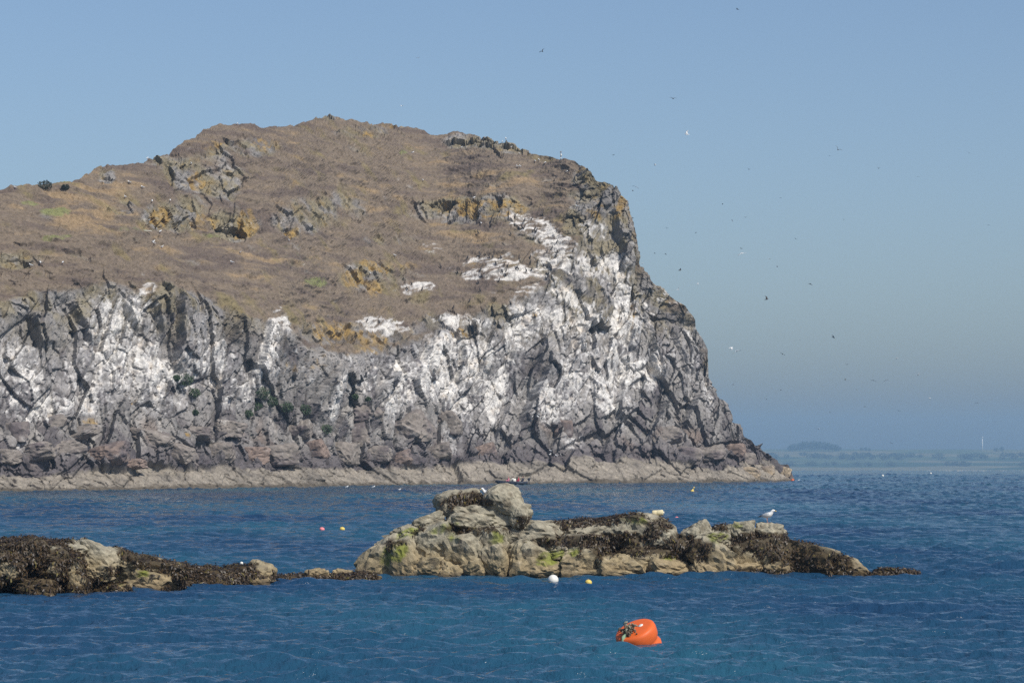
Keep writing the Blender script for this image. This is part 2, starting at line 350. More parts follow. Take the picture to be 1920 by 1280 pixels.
ISL = {}
def build_island():
    nu = 1050
    C = island_columns(nu)
    nrow = [46, 250, 190, 16]        # ledge, cliff, heath, far side
    px, py, zone = [], [], []
    def blend(a, b, n, last=False):
        for i in range(n):
            t = i / n
            px.append(a[:, 0] + (b[:, 0] - a[:, 0]) * t); py.append(a[:, 1] + (b[:, 1] - a[:, 1]) * t)
    below = C[0] + np.array([0, 6.0])
    blend(below, C[0], 3); blend(C[0], C[1], nrow[0]); blend(C[1], C[2], nrow[1])
    kk = np.hanning(81); kk /= kk.sum()
    Cs = np.stack([np.convolve(np.pad(C[3][:, c], 40, mode='reflect', reflect_type='odd'), kk, 'valid') for c in (0, 1)], 1)
    for i in range(nrow[2] + 1):          # the small notches of the skyline fade out down the slope
        t = i / nrow[2]; e = C[3] + (Cs - C[3]) * (1 - t ** 14 if t < 1 else 0)
        px.append(C[2][:, 0] + (e[:, 0] - C[2][:, 0]) * t); py.append(C[2][:, 1] + (e[:, 1] - C[2][:, 1]) * t)
    px = np.array(px, np.float64); py = np.array(py, np.float64)
    nvis = len(px)
    r1 = 3 + nrow[0]; r2 = r1 + nrow[1]
    rows = np.arange(nvis)[:, None] * np.ones((1, nu))
    # slope of the ground, degrees
    zt = np.clip((rows - r2) / nrow[2], 0, 1)            # heath 0..1
    ct = np.clip((rows - r1) / nrow[1], 0, 1)            # cliff 0..1
    rightness = sstep(1000, 1200, C[3][:, 0])[None, :]
    slope_c = 44 + 26 * sstep(0.12, 0.4, ct) - 14 * sstep(0.8, 1.0, ct) * (1 - rightness)
    slope_h = 33 - 12 * sstep(0.75, 1.0, zt) + 5 * np.sin(px / 70.0) * (1 - zt)
    slope_h = slope_h * (1 - rightness) + rightness * 58
    slope_h -= ellipses(px, py, [(150, 400, 110, 40, 12), (400, 490, 250, 30, 9), (880, 440, 120, 18, 8)])
    slope_h += ellipses(px, py, [(380, 415, 130, 28, 18), (900, 395, 130, 24, 14), (690, 520, 60, 25, 12), (400, 330, 60, 40, 8)])
    S = np.where(rows < r1, 24.0, np.where(rows < r2, slope_c, slope_h))
    S = np.clip(S, 12, 80)
    # soften the slope map across columns
    k = np.hanning(41); k /= k.sum()
    S = np.apply_along_axis(lambda a: np.convolve(np.pad(a, 20, mode='edge'), k, 'valid'), 1, S)
    k = np.hanning(15); k /= k.sum()
    S = np.apply_along_axis(lambda a: np.convolve(np.pad(a, 7, mode='edge'), k, 'valid'), 0, S)
    D = np.zeros_like(px)
    D[3] = F * CAMH / (py[3] - HOR)
    k = np.hanning(121); k /= k.sum()
    D[3] = np.convolve(np.pad(D[3], 60, mode='reflect', reflect_type='odd'), k, 'valid')
    for i in (2, 1, 0): D[i] = D[3] - (3 - i) * 0.8
    for i in range(4, nvis):
        dz = np.maximum(py[i - 1] - py[i], 0.02) * D[i - 1] / F
        D[i] = D[i - 1] + dz / np.tan(np.radians(S[i])) / (1 - (HOR - py[i]) / F / np.tan(np.radians(S[i])))
    # ease depth differences between neighbouring columns
    k = np.hanning(31); k /= k.sum()
    Ds = np.apply_along_axis(lambda a: np.convolve(np.pad(a, 15, mode='reflect', reflect_type='odd'), k, 'valid'), 1, D)
    D[3:] = Ds[3:]
    X = (px - CXP) / F * D; Z = CAMH + (HOR - py) / F * D; Y = D
    Z[:3] = np.array([-1.6, -1.0, -0.4])[:, None]
    B = np.stack([X, Y, Z], -1)
    # far side of the hill
    back = []
    top = B[-1]
    for i in range(1, nrow[3] + 1):
        s = i / nrow[3]
        b = top.copy()
        b[:, 1] += 60 * s ** 0.8 + 1.5 * i
        b[:, 2] = top[:, 2] * (1 - s ** 1.5) - 2 * s - 0.25 * i * (1 - s)
        b[:, 0] += -12 * s * sstep(1000, 1400, C[3][:, 0])
        back.append(b)
    B = np.concatenate([B, np.array(back)], 0)
    px = np.concatenate([px, np.repeat(px[-1:], nrow[3], 0)]); py = np.concatenate([py, np.repeat(py[-1:], nrow[3], 0)])
    nr = len(px)
    du = np.gradient(B, axis=1); dv = np.gradient(B, axis=0)
    N = np.cross(du, dv); N /= np.linalg.norm(N, axis=-1, keepdims=True) + 1e-9
    N[nvis - 2:] = N[nvis - 3]
    P = B.reshape(-1, 3); Nf = N.reshape(-1, 3)
    fx, fy = px.ravel(), py.ravel()
    rowi = np.repeat(np.arange(nr), nu)
    # ---- how rocky
    warp = fbm(P / 9.0, 3, 3)
    c2y = np.repeat(C[2][:, 1][None], nr, 0).ravel(); c1y = np.repeat(C[1][:, 1][None], nr, 0).ravel()
    incliff = sstep(-26, 14, (fy - c2y) + 34 * warp)
    inledge = sstep(-4, 5, (fy - c1y) + 13 * fbm(P / 3.0, 3, 41) + 12 * warp)
    crag = np.clip(ellipses(fx, fy, CRAG) * (0.75 + 1.1 * fbm(P / 5.0, 3, 8)), 0, 1)
    crag = np.clip(1.35 * crag, 0, 1)
    crag = np.maximum(crag, 0.42 * sstep(0.15, 0.5, fbm(P / np.array([7.0, 7.0, 2.4]), 4, 9)))
    rock = np.clip(np.maximum(incliff, crag), 0, 1)
    # ---- relief
    d = np.zeros(len(P), np.float32)
    lean = np.array([[1, 0.15, -0.42], [0, 1, 0.1], [0.30, 0.0, 0.85]], np.float32)    # joints lean to the right
    Q = P.astype(np.float32) @ lean.T
    Qw = Q + 0.4 * np.stack([fbm(P / 6.0, 2, 21), fbm(P / 6.0, 2, 22), fbm(P / 6.0, 2, 23)], 1)
    m = rock > 0.03
    idx = np.nonzero(m)[0]
    tone = np.full(len(P), 0.5, np.float32); crackm = np.zeros(len(P), np.float32); cellr = np.full(len(P), 0.5, np.float32)
    for size, ah, at_, zs, sd in ((9.0, 1.35, 0.20, 0.48, 1), (3.9, 0.75, 0.25, 0.5, 2), (1.7, 0.40, 0.30, 0.52, 3), (0.75, 0.17, 0.28, 0.7, 4)):
        q = Qw[idx] / size * np.array([1.15, 0.8, zs], np.float32)
        f1, f2, rnd, off = voronoi(q, sd)
        tilt = (rnd[:, :3] - 0.5) * 2
        dd = (rnd[:, 3] - 0.5) * 2 * ah * 0.55 + (off * tilt).sum(1) * at_ * size
        edge = np.clip(1 - (f2 - f1) / 0.09, 0, 1)
        dd -= edge * ah * (0.10 if sd in (2, 3) else 0.16)
        wgt = rock[idx] * (1 + 0.55 * (1 - incliff[idx])) if size < 5 else rock[idx] * incliff[idx]
        lo = 1 - (0.75 if size > 3 else 0.5) * inledge[idx]
        d[idx] += dd * wgt * lo
        crackm[idx] = np.maximum(crackm[idx], edge * (0.4 + 0.1 * size))
        if sd in (2, 3):
            tone[idx] += (rnd[:, 1] - 0.5) * (0.55 if sd == 2 else 0.4)
        if sd == 2: cellr[idx] = rnd[:, 2]
    # big buttresses and gullies, and named steps
    d += incliff * (1 - inledge) * 2.6 * fbm(P / np.array([14.0, 30.0, 34.0]), 3, 51)
    d += rock * 0.30 * fbm(P / 1.3, 4, 61)
    sx, sy = fx + 5 * fbm(P / 2.5, 2, 71), fy
    for (x1, y1, x2, y2, a, reach) in STEPS:
        L = math.hypot(x2 - x1, y2 - y1); tx, ty = (x2 - x1) / L, (y2 - y1) / L
        along = ((sx - x1) * tx + (sy - y1) * ty) / L
        side = -(sx - x1) * ty + (sy - y1) * tx          # >0 to the right of the rising line
        e = sstep(-0.12, 0.12, along) * sstep(1.12, 0.88, along)
        prof = np.where(side > 0, np.exp(-side / reach), -0.75 * np.exp(side / (reach * 0.55)))
        prof *= sstep(0, 3.0, np.abs(side))
        d += e * a * 0.8 * prof * rock
    # heath: tussocks, low terraces
    heath = 1 - rock
    tuss = fbm(P / np.array([1.6, 1.6, 0.7]), 3, 81)
    rid = 1 - 2 * np.abs(fbm(P / np.array([6.5, 6.5, 1.7]), 3, 85))
    d += heath * (0.62 * rid + 0.2 * fbm(P / 0.55, 3, 86))
    d += heath * (0.30 * tuss + 1.1 * fbm(P / np.array([8.0, 8.0, 3.0]), 4, 83))
    d *= sstep(3, 10, rowi) * 0.9 + 0.1 * (rowi >= 3)
    d *= np.where(rowi >= nvis, 0.3, 1.0)
    tipfade = sstep(0, 25, nu - 1 - np.tile(np.arange(nu), nr))
    d *= 0.35 + 0.65 * tipfade
    dirv = Nf * 0.55 + np.array([0, -0.5, 0.05]); dirv /= np.linalg.norm(dirv, axis=1, keepdims=True)
    V = P + dirv * d[:, None]
    # keep the foot in the water
    V[:, 2] = np.where(rowi < 3, P[:, 2], V[:, 2])
    # ---- colours (what the ground is made of)
    G = V.reshape(nr, nu, 3)
    du = np.gradient(G, axis=1); dv = np.gradient(G, axis=0)
    NN = np.cross(du, dv); NN /= np.linalg.norm(NN, axis=-1, keepdims=True) + 1e-9
    upf = NN.reshape(-1, 3)[:, 2]
    grain = fbm(P / 0.8, 4, 101); med = fbm(P / 4.0, 4, 103)
    band = fbm(P / np.array([9.0, 9.0, 1.1]), 4, 105)
    broad = fbm(P / np.array([24.0, 24.0, 9.0]), 3, 107)
    def mix(a, b, t): return a + (b - a) * np.clip(t, 0, 1)[:, None]
    one = np.ones((len(P), 3), np.float32)
    # heath
    c_h = one * lin((119, 106, 91))
    c_h = mix(c_h, one * lin((101, 89, 80)), sstep(-0.1, 0.45, band + 0.5 * broad))
    c_h = mix(c_h, one * lin((142, 122, 95)), sstep(0.1, 0.55, -band + 0.6 * ellipses(fx, fy, TAN) + 0.4 * med - 0.15))
    c_h = mix(c_h, one * lin((124, 113, 78)), sstep(0.15, 0.6, med - 0.6 * broad) * 0.7)
    c_h = mix(c_h, one * lin((84, 74, 68)), sstep(0.35, 0.6, grain + 0.3 * band) * 0.6)
    c_h = mix(c_h, one * lin((122, 126, 80)), sstep(0.35, 0.8, ellipses(fx, fy, GREEN) * (0.8 + 0.8 * grain)) * 0.85)
    # bare rock
    c_r = one * lin((133, 129, 125))
    c_r = mix(c_r, one * lin((99, 94, 94)), sstep(0.45, 0.9, tone + 0.5 * med))
    c_r = mix(c_r, one * lin((156, 151, 145)), sstep(0.45, 0.1, tone + 0.4 * grain) * 0.8)
    c_r = mix(c_r, one * lin((118, 103, 92)), sstep(0.15, 0.5, fbm(P / 6.0, 3, 111)) * sstep(760, 820, fy) * 0.7)
    c_r = mix(c_r, one * lin((128, 118, 92)), sstep(0.0, 0.4, med + 0.25) * (1 - sstep(560, 680, fy)) * 0.8)
    c_r = mix(c_r, one * lin((150, 128, 80)), sstep(0.1, 0.5, fbm(P / 1.6, 3, 115)) * (1 - incliff) * 0.55)
    och = sstep(0.3, 0.75, ellipses(fx, fy, OCHRE) * (0.85 + 1.5 * fbm(P / 1.3, 4, 113)) * (0.55 + 0.6 * rock))
    c_r = mix(c_r, one * lin((158, 130, 74)), och * (0.55 + 0.45 * sstep(-0.2, 0.3, grain)))
    c_h = mix(c_h, one * lin((156, 130, 78)), och * 0.5)
    # darker splash zone above the pale ledge
    c_r = mix(c_r, one * lin((84, 78, 80)), sstep(60, 8, (c1y - fy) + 22 * med) * 0.8)
    # pale ledge below the tide mark
    c_l = one * lin((140, 132, 120))
    c_l = mix(c_l, one * lin((110, 104, 96)), sstep(0.0, 0.5, med + 0.3 * grain))
    c_l = mix(c_l, one * lin((160, 151, 136)), sstep(0.1, 0.5, grain - 0.3 * med) * 0.6)
    weed = sstep(0.30, 0.42, fbm(P / np.array([1.2, 1.2, 0.45]), 3, 117) + 0.30 * (ellipses(fx, fy, [(60,905,80,12,1),(160,905,60,10,.7),(560,890,90,12,.8),(330,900,60,8,.5)]) - 0.75))
    c_l = mix(c_l, one * lin((52, 46, 42)), weed * 0.9)
    c_l = mix(c_l, one * lin((70, 62, 50)), sstep(0.75, 0.2, P[:, 2] + 0.35 * grain) * 0.75)
    col = mix(c_h, c_r, sstep(0.25, 0.6, rock))
    # droppings: ledges and streaks below them
    gz = ellipses(fx, fy, GUANO)
    streak = fbm(Q / np.array([0.55, 0.9, 5.0]), 4, 121)
    blot = fbm(P / 2.2, 4, 123)
    fine = fbm(P / 0.55, 3, 125)
    sc2 = fbm(np.stack([(P[:, 0] + 0.9 * P[:, 2]) / 2.2, P[:, 1] / 6, (P[:, 2] * 1.0 - 0.25 * P[:, 0]) / 0.45], 1), 3, 129)
    onheath = 1 - incliff
    led = sstep(0.30, 0.72, upf + 0.25 * fine).reshape(nr, nu)
    run = 0.90 + 0.08 * fbm(np.stack([np.arange(nu) / 5.0, np.zeros(nu), np.zeros(nu)], 1), 2, 131)
    drip = led.copy()
    for i in range(nr - 2, -1, -1): drip[i] = np.maximum(led[i], drip[i + 1] * run)       # droppings run down from the ledges
    drip = drip.ravel()
    gzc = np.clip(gz, 0, 1.05) + 0.22 * incliff * sstep(800, 740, fy)
    gsc = gzc * (0.30 + 0.52 * drip) + 0.40 * streak + 0.30 * blot + 0.48 * fine + 0.62 * (cellr - 0.5) - 0.46 - onheath * (0.0 - 1.2 * sc2)
    white = sstep(-0.08, 0.42, gsc) * sstep(0.04, 0.34, gzc + 0.3 * blot) * (1 - inledge * 0.9)
    wcol = mix(one * lin((180, 178, 176)), one * lin((217, 213, 206)), sstep(0.1, 0.75, gsc))
    wcol = mix(wcol, one * lin((196, 176, 150)), sstep(0.1, 0.5, fbm(P / 1.8, 3, 127)) * 0.35)
    col = mix(col, wcol, white * 0.88)
    grey = sstep(0.1, 0.5, gz) * incliff * 0.6 * sstep(-0.35, 0.35, streak + 0.4 * fine)
    col = mix(col, one * lin((158, 155, 154)), grey * (1 - white))
    col = mix(col, c_l, inledge)
    col *= (1 - 0.2 * np.clip(crackm, 0, 1) * rock * (1 - white))[:, None]      # bare rock slightly darker along the joints
    root = empty('island', (0, 430, 0))
    tag(root, 'rocky brown-topped island with guano-whitened sea cliffs', kind='structure')
    mats = [rock_material('ledge_rock', 0.12, 1.4), rock_material('cliff_rock', 0.16, 1.1), rock_material('heath_ground', 0.22, 1.6, mott=0.3)]
    fr = grid_faces(nr, nu)
    frow = np.repeat(np.arange(nr - 1), nu - 1)
    for nm, a, b, mt, lab in (('shore_ledge', 0, r1, mats[0], 'pale tide-washed rock ledge along the waterline'),
                              ('cliff', r1, r2, mats[1], 'grey cliff streaked white with droppings'),
                              ('heath_slope', r2, nr, mats[2], 'brown heath slope with lichen-covered crags')):
        f = fr[(frow >= a) & (frow < b)]
        lo, hi = a * nu, min((b + 1), nr) * nu
        me = np_mesh(nm, V[lo:hi] - np.array([0, 430, 0]), f - lo, False, col[lo:hi])
        o = link(nm, me, mt, root); o['label'] = lab
    ISL.update(root=root, px=px, py=py, V=G, N=NN, nvis=nvis, col=col.reshape(nr, nu, 3), nu=nu)
    return root
island = build_island()
def isl(pxv, pyv):
    """point, normal and ground colour of the island seen at a pixel of the photograph (nearest vertex, after relief)"""
    nv = ISL['nvis']
    V = ISL['V'][:nv]
    if 'spx' not in ISL:
        ISL['spx'] = CXP + V[..., 0] / V[..., 1] * F; ISL['spy'] = HOR - (V[..., 2] - CAMH) / V[..., 1] * F
    q = (ISL['spx'] - pxv) ** 2 + (ISL['spy'] - pyv) ** 2
    # of the vertices close to that pixel, the nearest to the camera
    c = np.nonzero(q.ravel() < max(9.0, q.min() * 1.2))[0]
    i = c[np.argmin(V[..., 1].ravel()[c])]
    return V.reshape(-1, 3)[i], ISL['N'][:nv].reshape(-1, 3)[i], ISL['col'][:nv].reshape(-1, 3)[i]

# ------------------------------------------------------------------ far coast
def build_coast():
    D1, D2 = 5500.0, 7200.0
    nx, ny = 260, 60
    u = np.linspace(-900, 2900, nx); v = np.linspace(0, 1, ny)
    U, Vv = np.meshgrid(u, v)
    Y = D1 + (D2 - D1) * Vv
    X = (U - CXP) / F * D1 * (1 + 0.25 * Vv)
    prof = np.interp(v, [0, .04, .25, .5, .75, 1.0], [-38, -29, -18, -4, 11, 15])
    Z = prof[:, None] + 3.0 * fbm(np.stack([X / 500, Y / 300, X * 0], -1).reshape(-1, 3), 3, 201).reshape(X.shape) * Vv - 4.0 * sstep(1700, 2700, U) * Vv
    P = np.stack([X, Y, Z], -1).reshape(-1, 3)
    f1, f2, rnd, off = voronoi(np.stack([X.ravel() / 330, Y.ravel() / 200, X.ravel() * 0], 1), 31)
    c = np.ones((len(P), 3), np.float32) * lin((84, 94, 62))
    c = np.where((rnd[:, :1] > 0.5), lin((112, 108, 78)), c); c = np.where((rnd[:, 1:2] > 0.7), lin((58, 74, 46)), c)
    beach = (Vv.ravel() < 0.06)[:, None] & (U.ravel() > 1740)[:, None]
    c = np.where(beach, lin((226, 214, 190)), c)
    me = np_mesh('far_coast', P, grid_faces(ny, nx), True, c.astype(np.float32))
    o = link('far_coast', me, rock_material('coast_fields', 0.5, 0.02))
    tag(o, 'low hazy far shore with fields', kind='structure')
    return (lambda pxv, vv: np.array([(pxv - CXP) / F * D1 * (1 + 0.25 * vv), D1 + (D2 - D1) * vv,
            float(np.interp(vv, [0, .04, .25, .5, .75, 1.0], [-38, -29, -18, -4, 11, 15]))]))
coast_at = build_coast()

# ------------------------------------------------------------------ haze
def build_haze():
    x, y0, y1, z0, z1 = 4200.0, -60.0, 8200.0, -62.0, 104.0
    v = [(sx * x, yy, zz) for zz in (z0, z1) for sx, yy in ((-1, y0), (1, y0), (1, y1), (-1, y1))]
    f = [(3, 2, 1, 0), (4, 5, 6, 7), (0, 1, 5, 4), (1, 2, 6, 5), (2, 3, 7, 6), (3, 0, 4, 7)]
    me = bpy.data.meshes.new('haze'); me.from_pydata(v, [], f); me.update()
    m = bpy.data.materials.new('sea_haze'); m.use_nodes = True
    t = m.node_tree; t.nodes.clear()
    out = t.nodes.new('ShaderNodeOutputMaterial'); pv = t.nodes.new('ShaderNodeVolumePrincipled')
    pv.inputs['Density Attribute'].default_value = ''; pv.inputs['Color Attribute'].default_value = ''; pv.inputs['Temperature Attribute'].default_value = ''
    pv.inputs['Density'].default_value = 1.45e-4
    pv.inputs['Color'].default_value = (0.37, 0.60, 0.84, 1)
    pv.inputs['Anisotropy'].default_value = 0.0
    t.links.new(pv.outputs[0], out.inputs['Volume'])
    o = link('haze', me, m)
    tag(o, 'pale blue sea haze', kind='stuff')
build_haze()

# ------------------------------------------------------------------ boulders
import bmesh
_ico = {}
def ico(n):
    if n not in _ico:
        bm = bmesh.new(); bmesh.ops.create_icosphere(bm, subdivisions=n, radius=1.0)
        _ico[n] = (np.array([v.co[:] for v in bm.verts], np.float32), np.array([[v.index for v in f.verts] for f in bm.faces], np.int32))
        bm.free()
    return _ico[n]
def boulder_shape(seed, half, rot, sub=4, p=11, planes=16, rough=0.05, flat=0.8):
    """rounded, chipped block: (n,3) points about the origin"""
    r = np.random.default_rng(seed)
    d, f = ico(sub)
    n = r.normal(size=(planes, 3)); n /= np.linalg.norm(n, axis=1, keepdims=True)
    n = np.concatenate([n, np.eye(3), -np.eye(3)])
    h = np.concatenate([0.78 + 0.3 * r.random(planes), flat + 0.2 * r.random(6)])
    dots = np.clip(d @ n.T, 0, None) / h
    rad = (dots ** p).sum(1) ** (-1.0 / p)
    q = d * rad[:, None]
    q = q * (1 + 1.6 * rough * fbm(q * 1.7 + seed * 3.1, 4, seed)[:, None])
    f1, f2, rnd, off = voronoi(q * 2.1 + seed * 1.7, seed + 5)
    q = q * (1 - rough * np.clip(1 - (f2 - f1) / 0.10, 0, 1) + rough * 0.9 * (rnd[:, 0] - 0.5))[:, None]
    q = q * np.array(half)
    ry, rz = rot
    Ry = np.array([[math.cos(ry), 0, math.sin(ry)], [0, 1, 0], [-math.sin(ry), 0, math.cos(ry)]])
    Rz = np.array([[math.cos(rz), -math.sin(rz), 0], [math.sin(rz), math.cos(rz), 0], [0, 0, 1]])
    return q @ Rz.T @ Ry.T, f
def mixc(a, b, t): return a + (b - a) * np.clip(t, 0, 1)[:, None]
def proj(V):
    return CXP + V[:, 0] / V[:, 1] * F, HOR - (V[:, 2] - CAMH) / V[:, 1] * F

# fallen blocks and rounded buttresses at the foot of the island's cliff
FOOT = [(590,842,30,22),(640,852,32,24),(702,852,30,20),(662,818,34,24),(745,862,30,17),(760,805,52,34),(520,852,36,24),(560,806,30,20),(470,852,34,20),(405,846,34,22),(330,850,40,24),(284,822,40,18),
 (200,852,46,24),(122,842,44,20),(60,852,40,22),(10,860,30,18),(245,868,30,12),(150,812,40,15),(370,812,38,16),(1330,850,30,18),(1380,843,26,16),(1290,850,26,18),(1250,820,30,20),(1404,858,20,12),
 (1412,886,22,13),(1472,884,11,12),(1440,882,15,13),(820,850,34,20),(905,850,30,18),(690,775,34,22),(840,790,30,26),(1110,820,26,24),(1060,808,18,22),(430,800,30,16),(30,810,26,20),(100,790,28,14)]
def build_foot():
    m = rock_material('fallen_rock', 0.10, 1.5)
    for i, (cx, cy, rx, ry) in enumerate(FOOT):
        p, n, c = isl(cx, cy)
        sc = p[1] / F
        q, f = boulder_shape(300 + i, (rx * sc, 0.8 * rx * sc, ry * sc), (random.uniform(-.35, .25), random.uniform(-.6, .6)), 4 if rx > 29 else 3, p=26, planes=9, rough=0.09)
        W = q + p + np.array([0, 0.62 * rx * sc, 0])
        g = fbm(W / 1.2, 4, 400); b = fbm(W / 3.5, 3, 401)
        base = lin((132, 124, 116)) if i % 4 else lin((132, 116, 106))
        if cy > 872: base = lin((168, 152, 128))
        col = np.ones((len(W), 3)) * base
        col = mixc(col, np.ones((len(W), 3)) * lin((100, 92, 92)), sstep(-.1, .5, b + .4 * g))
        col = mixc(col, np.ones((len(W), 3)) * lin((196, 190, 182)), sstep(.25, .6, g + .2 * fbm(W / np.array([.6, .6, 3]), 3, 402)) * (0.7 if cy < 840 else .25))
        me = np_mesh('boulder', W - np.array([0, 430, 0]), f, False, col)
        link('boulder', me, m, ISL['root'])
build_foot()

# ------------------------------------------------------------------ reef rocks in the foreground
WEED = [(1110,975,75,14,1.0,5),(1165,966,50,8,.9),(1100,1012,110,11,1.0),(1190,1030,110,10,1.0),(1235,985,26,20,.9),(1290,1028,45,24,1.2),(1270,1005,14,10,1.0),(1405,1015,40,20,.9),(1440,1003,30,8,.7),(1500,1040,85,30,1.2,-12),
 (1440,1073,75,8,1.0),(1560,1058,40,22,.9),(1680,1072,40,14,1.5),(1400,1073,26,12,1.0),(872,932,38,11,1.0,6),(905,942,24,8,.8),(850,945,14,10,.6),(905,992,60,7,1.0),(845,985,14,12,.6,-30),(745,1018,20,8,.9,20),(785,995,16,8,.9,30),
 (730,1022,8,14,.7),(700,1075,40,5,.4),(1010,1040,8,16,.4),(1350,986,20,8,.8),(980,975,14,14,.8),(1180,1005,60,12,.7),(1120,1042,40,6,.6),(1620,1074,25,6,1.0),(1330,1045,30,8,.4),
 (60,1030,120,34,1.3),(60,1090,120,26,1.1),(180,1060,140,30,.75),(260,1040,50,16,1.0,-20),(360,1078,110,26,1.3),(460,1068,50,14,1.2),(440,1090,50,8,1.0),(560,1080,50,6,1.0),(600,1084,95,7,1.4),(540,1082,30,10,1.2),(672,1078,34,10,1.4),(240,1100,120,8,.8),(600,1082,60,5,.6)]
BARE = [(180,1036,42,20,1.5,-15),(275,1083,42,20,1.5,-8),(20,1068,18,12,1.1),(100,1066,16,12,1.),(145,1088,16,12,1.1),(135,1064,14,16,.9),(180,1070,20,12,.9),(492,1068,14,10,1.3),(520,1088,26,6,1.0),(595,1068,24,8,1.2),(642,1067,20,8,1.2),(485,1090,18,6,1.2),(50,1035,10,4,1.0),(100,1028,12,3,1.0),(330,1096,14,8,1.0)]
ALGAE = [(765,998,26,8,1.0,15),(832,990,26,8,1.2,15),(745,1032,20,16,1.1,30),(722,1050,10,24,1.0,-10),(745,1045,8,8,.8),(935,1010,16,9,1.0,15),(1032,1045,26,14,1.2,20),(1190,976,18,7,1.2),(1345,1006,22,8,1.0),(1252,1043,18,7,1.1),(850,1005,10,10,.7),(1075,1035,12,8,.8),(268,1075,10,7,1.0),(222,1095,12,6,.8),(930,1000,8,8,.6),(1385,985,14,6,.7),(120,1040,14,6,.3)]
# (cx, cy, rx, ry, tilt degrees, extra depth in metres)
MAIN = [(860,938,46,27,5,.25),(880,976,47,22,-8,.0),(947,935,38,31,-4,-.25),(972,964,20,26,0,.0),(722,1050,52,46,38,.3),(806,977,30,15,22,.3),(762,998,26,17,20,.2),(812,1012,40,34,15,.0),(750,1048,34,42,25,.0),(797,1064,35,24,0,-.15),
 (868,1040,42,46,10,-.05),(841,1068,21,18,-20,-.25),(916,1014,36,32,0,.1),(928,1050,24,36,15,-.05),(1008,998,57,26,-6,.15),(990,1048,40,38,-10,-.05),(886,1066,26,20,25,-.2),(1022,1066,36,20,0,-.15),(1082,1052,36,30,0,-.05),(1149,1060,32,24,8,-.1),
 (1100,1008,90,40,3,.7),(1166,992,44,30,10,.5),(1142,1074,64,15,0,-.25),(1206,998,66,38,-8,.5),(1172,1064,36,20,-6,-.2),(1252,1065,46,22,-8,-.2),(1325,1069,35,17,-15,-.25),(1345,1044,48,30,-32,-.1),(1312,1000,28,22,30,.4),(1355,998,20,18,0,.4),
 (1393,995,23,22,5,.3),(1441,996,29,22,-8,.3),(1333,1010,32,14,5,.2),(1430,1044,58,42,-10,.1),(1512,1052,66,34,-16,.2),(1594,1064,36,20,-22,.0),(1457,1064,26,18,0,-.2),(1260,1030,60,34,0,.8),(1390,1066,36,16,0,-.2),(1210,1046,40,18,0,.0),(900,1030,190,52,0,1.2),(915,985,80,40,0,.5),(1400,1015,80,30,0,.7),(1000,1035,120,40,0,.6),(1300,1050,240,36,0,1.4),(1055,1028,30,16,10,.05),(1110,1034,26,14,0,.1),(1640,1078,20,5,0,0),(1240,1003,24,20,-10,.3)]
SMALL = [(1682,1076,38,11,-4,0)]
LEFT = [(60,1062,130,54,-3,1.4),(200,1080,130,42,-8,1.2),(345,1084,110,28,-6,.9),(462,1080,56,22,0,.5),(600,1086,80,9,0,.5),(180,1040,48,27,-18,.2),(274,1087,52,22,-10,-.2),(20,1068,24,18,0,0),(100,1068,24,18,0,0),(145,1090,22,16,0,-.2),(182,1072,28,16,-8,0),
 (136,1066,22,22,0,0),(490,1067,22,16,-20,.2),(522,1088,32,8,0,-.1),(595,1073,24,10,8,.1),(642,1073,22,9,-6,.1),(485,1090,22,7,0,-.2),(70,1100,40,14,0,-.2),(330,1097,24,10,0,-.2),(230,1048,36,20,-25,.2),(40,1030,50,24,0,.6),(120,1030,50,22,-5,.6),(400,1076,40,16,-8,.3),(680,1080,24,8,0,0),(545,1087,40,10,0,.2),(690,1083,26,6,0,.1),(300,1062,40,16,-15,.5),(210,1104,30,10,0,-.2),(-90,1060,90,54,0,1.0)]
def wl_left(x): return float(np.interp(x, [-200, 0, 150, 330, 420, 520, 620, 690], [1125, 1117, 1112, 1103, 1098, 1092, 1088, 1085]))
REEFV = []
def nrm0(W, c):
    d = W - c
    return d / (np.linalg.norm(d, axis=1, keepdims=True) + 1e-6)
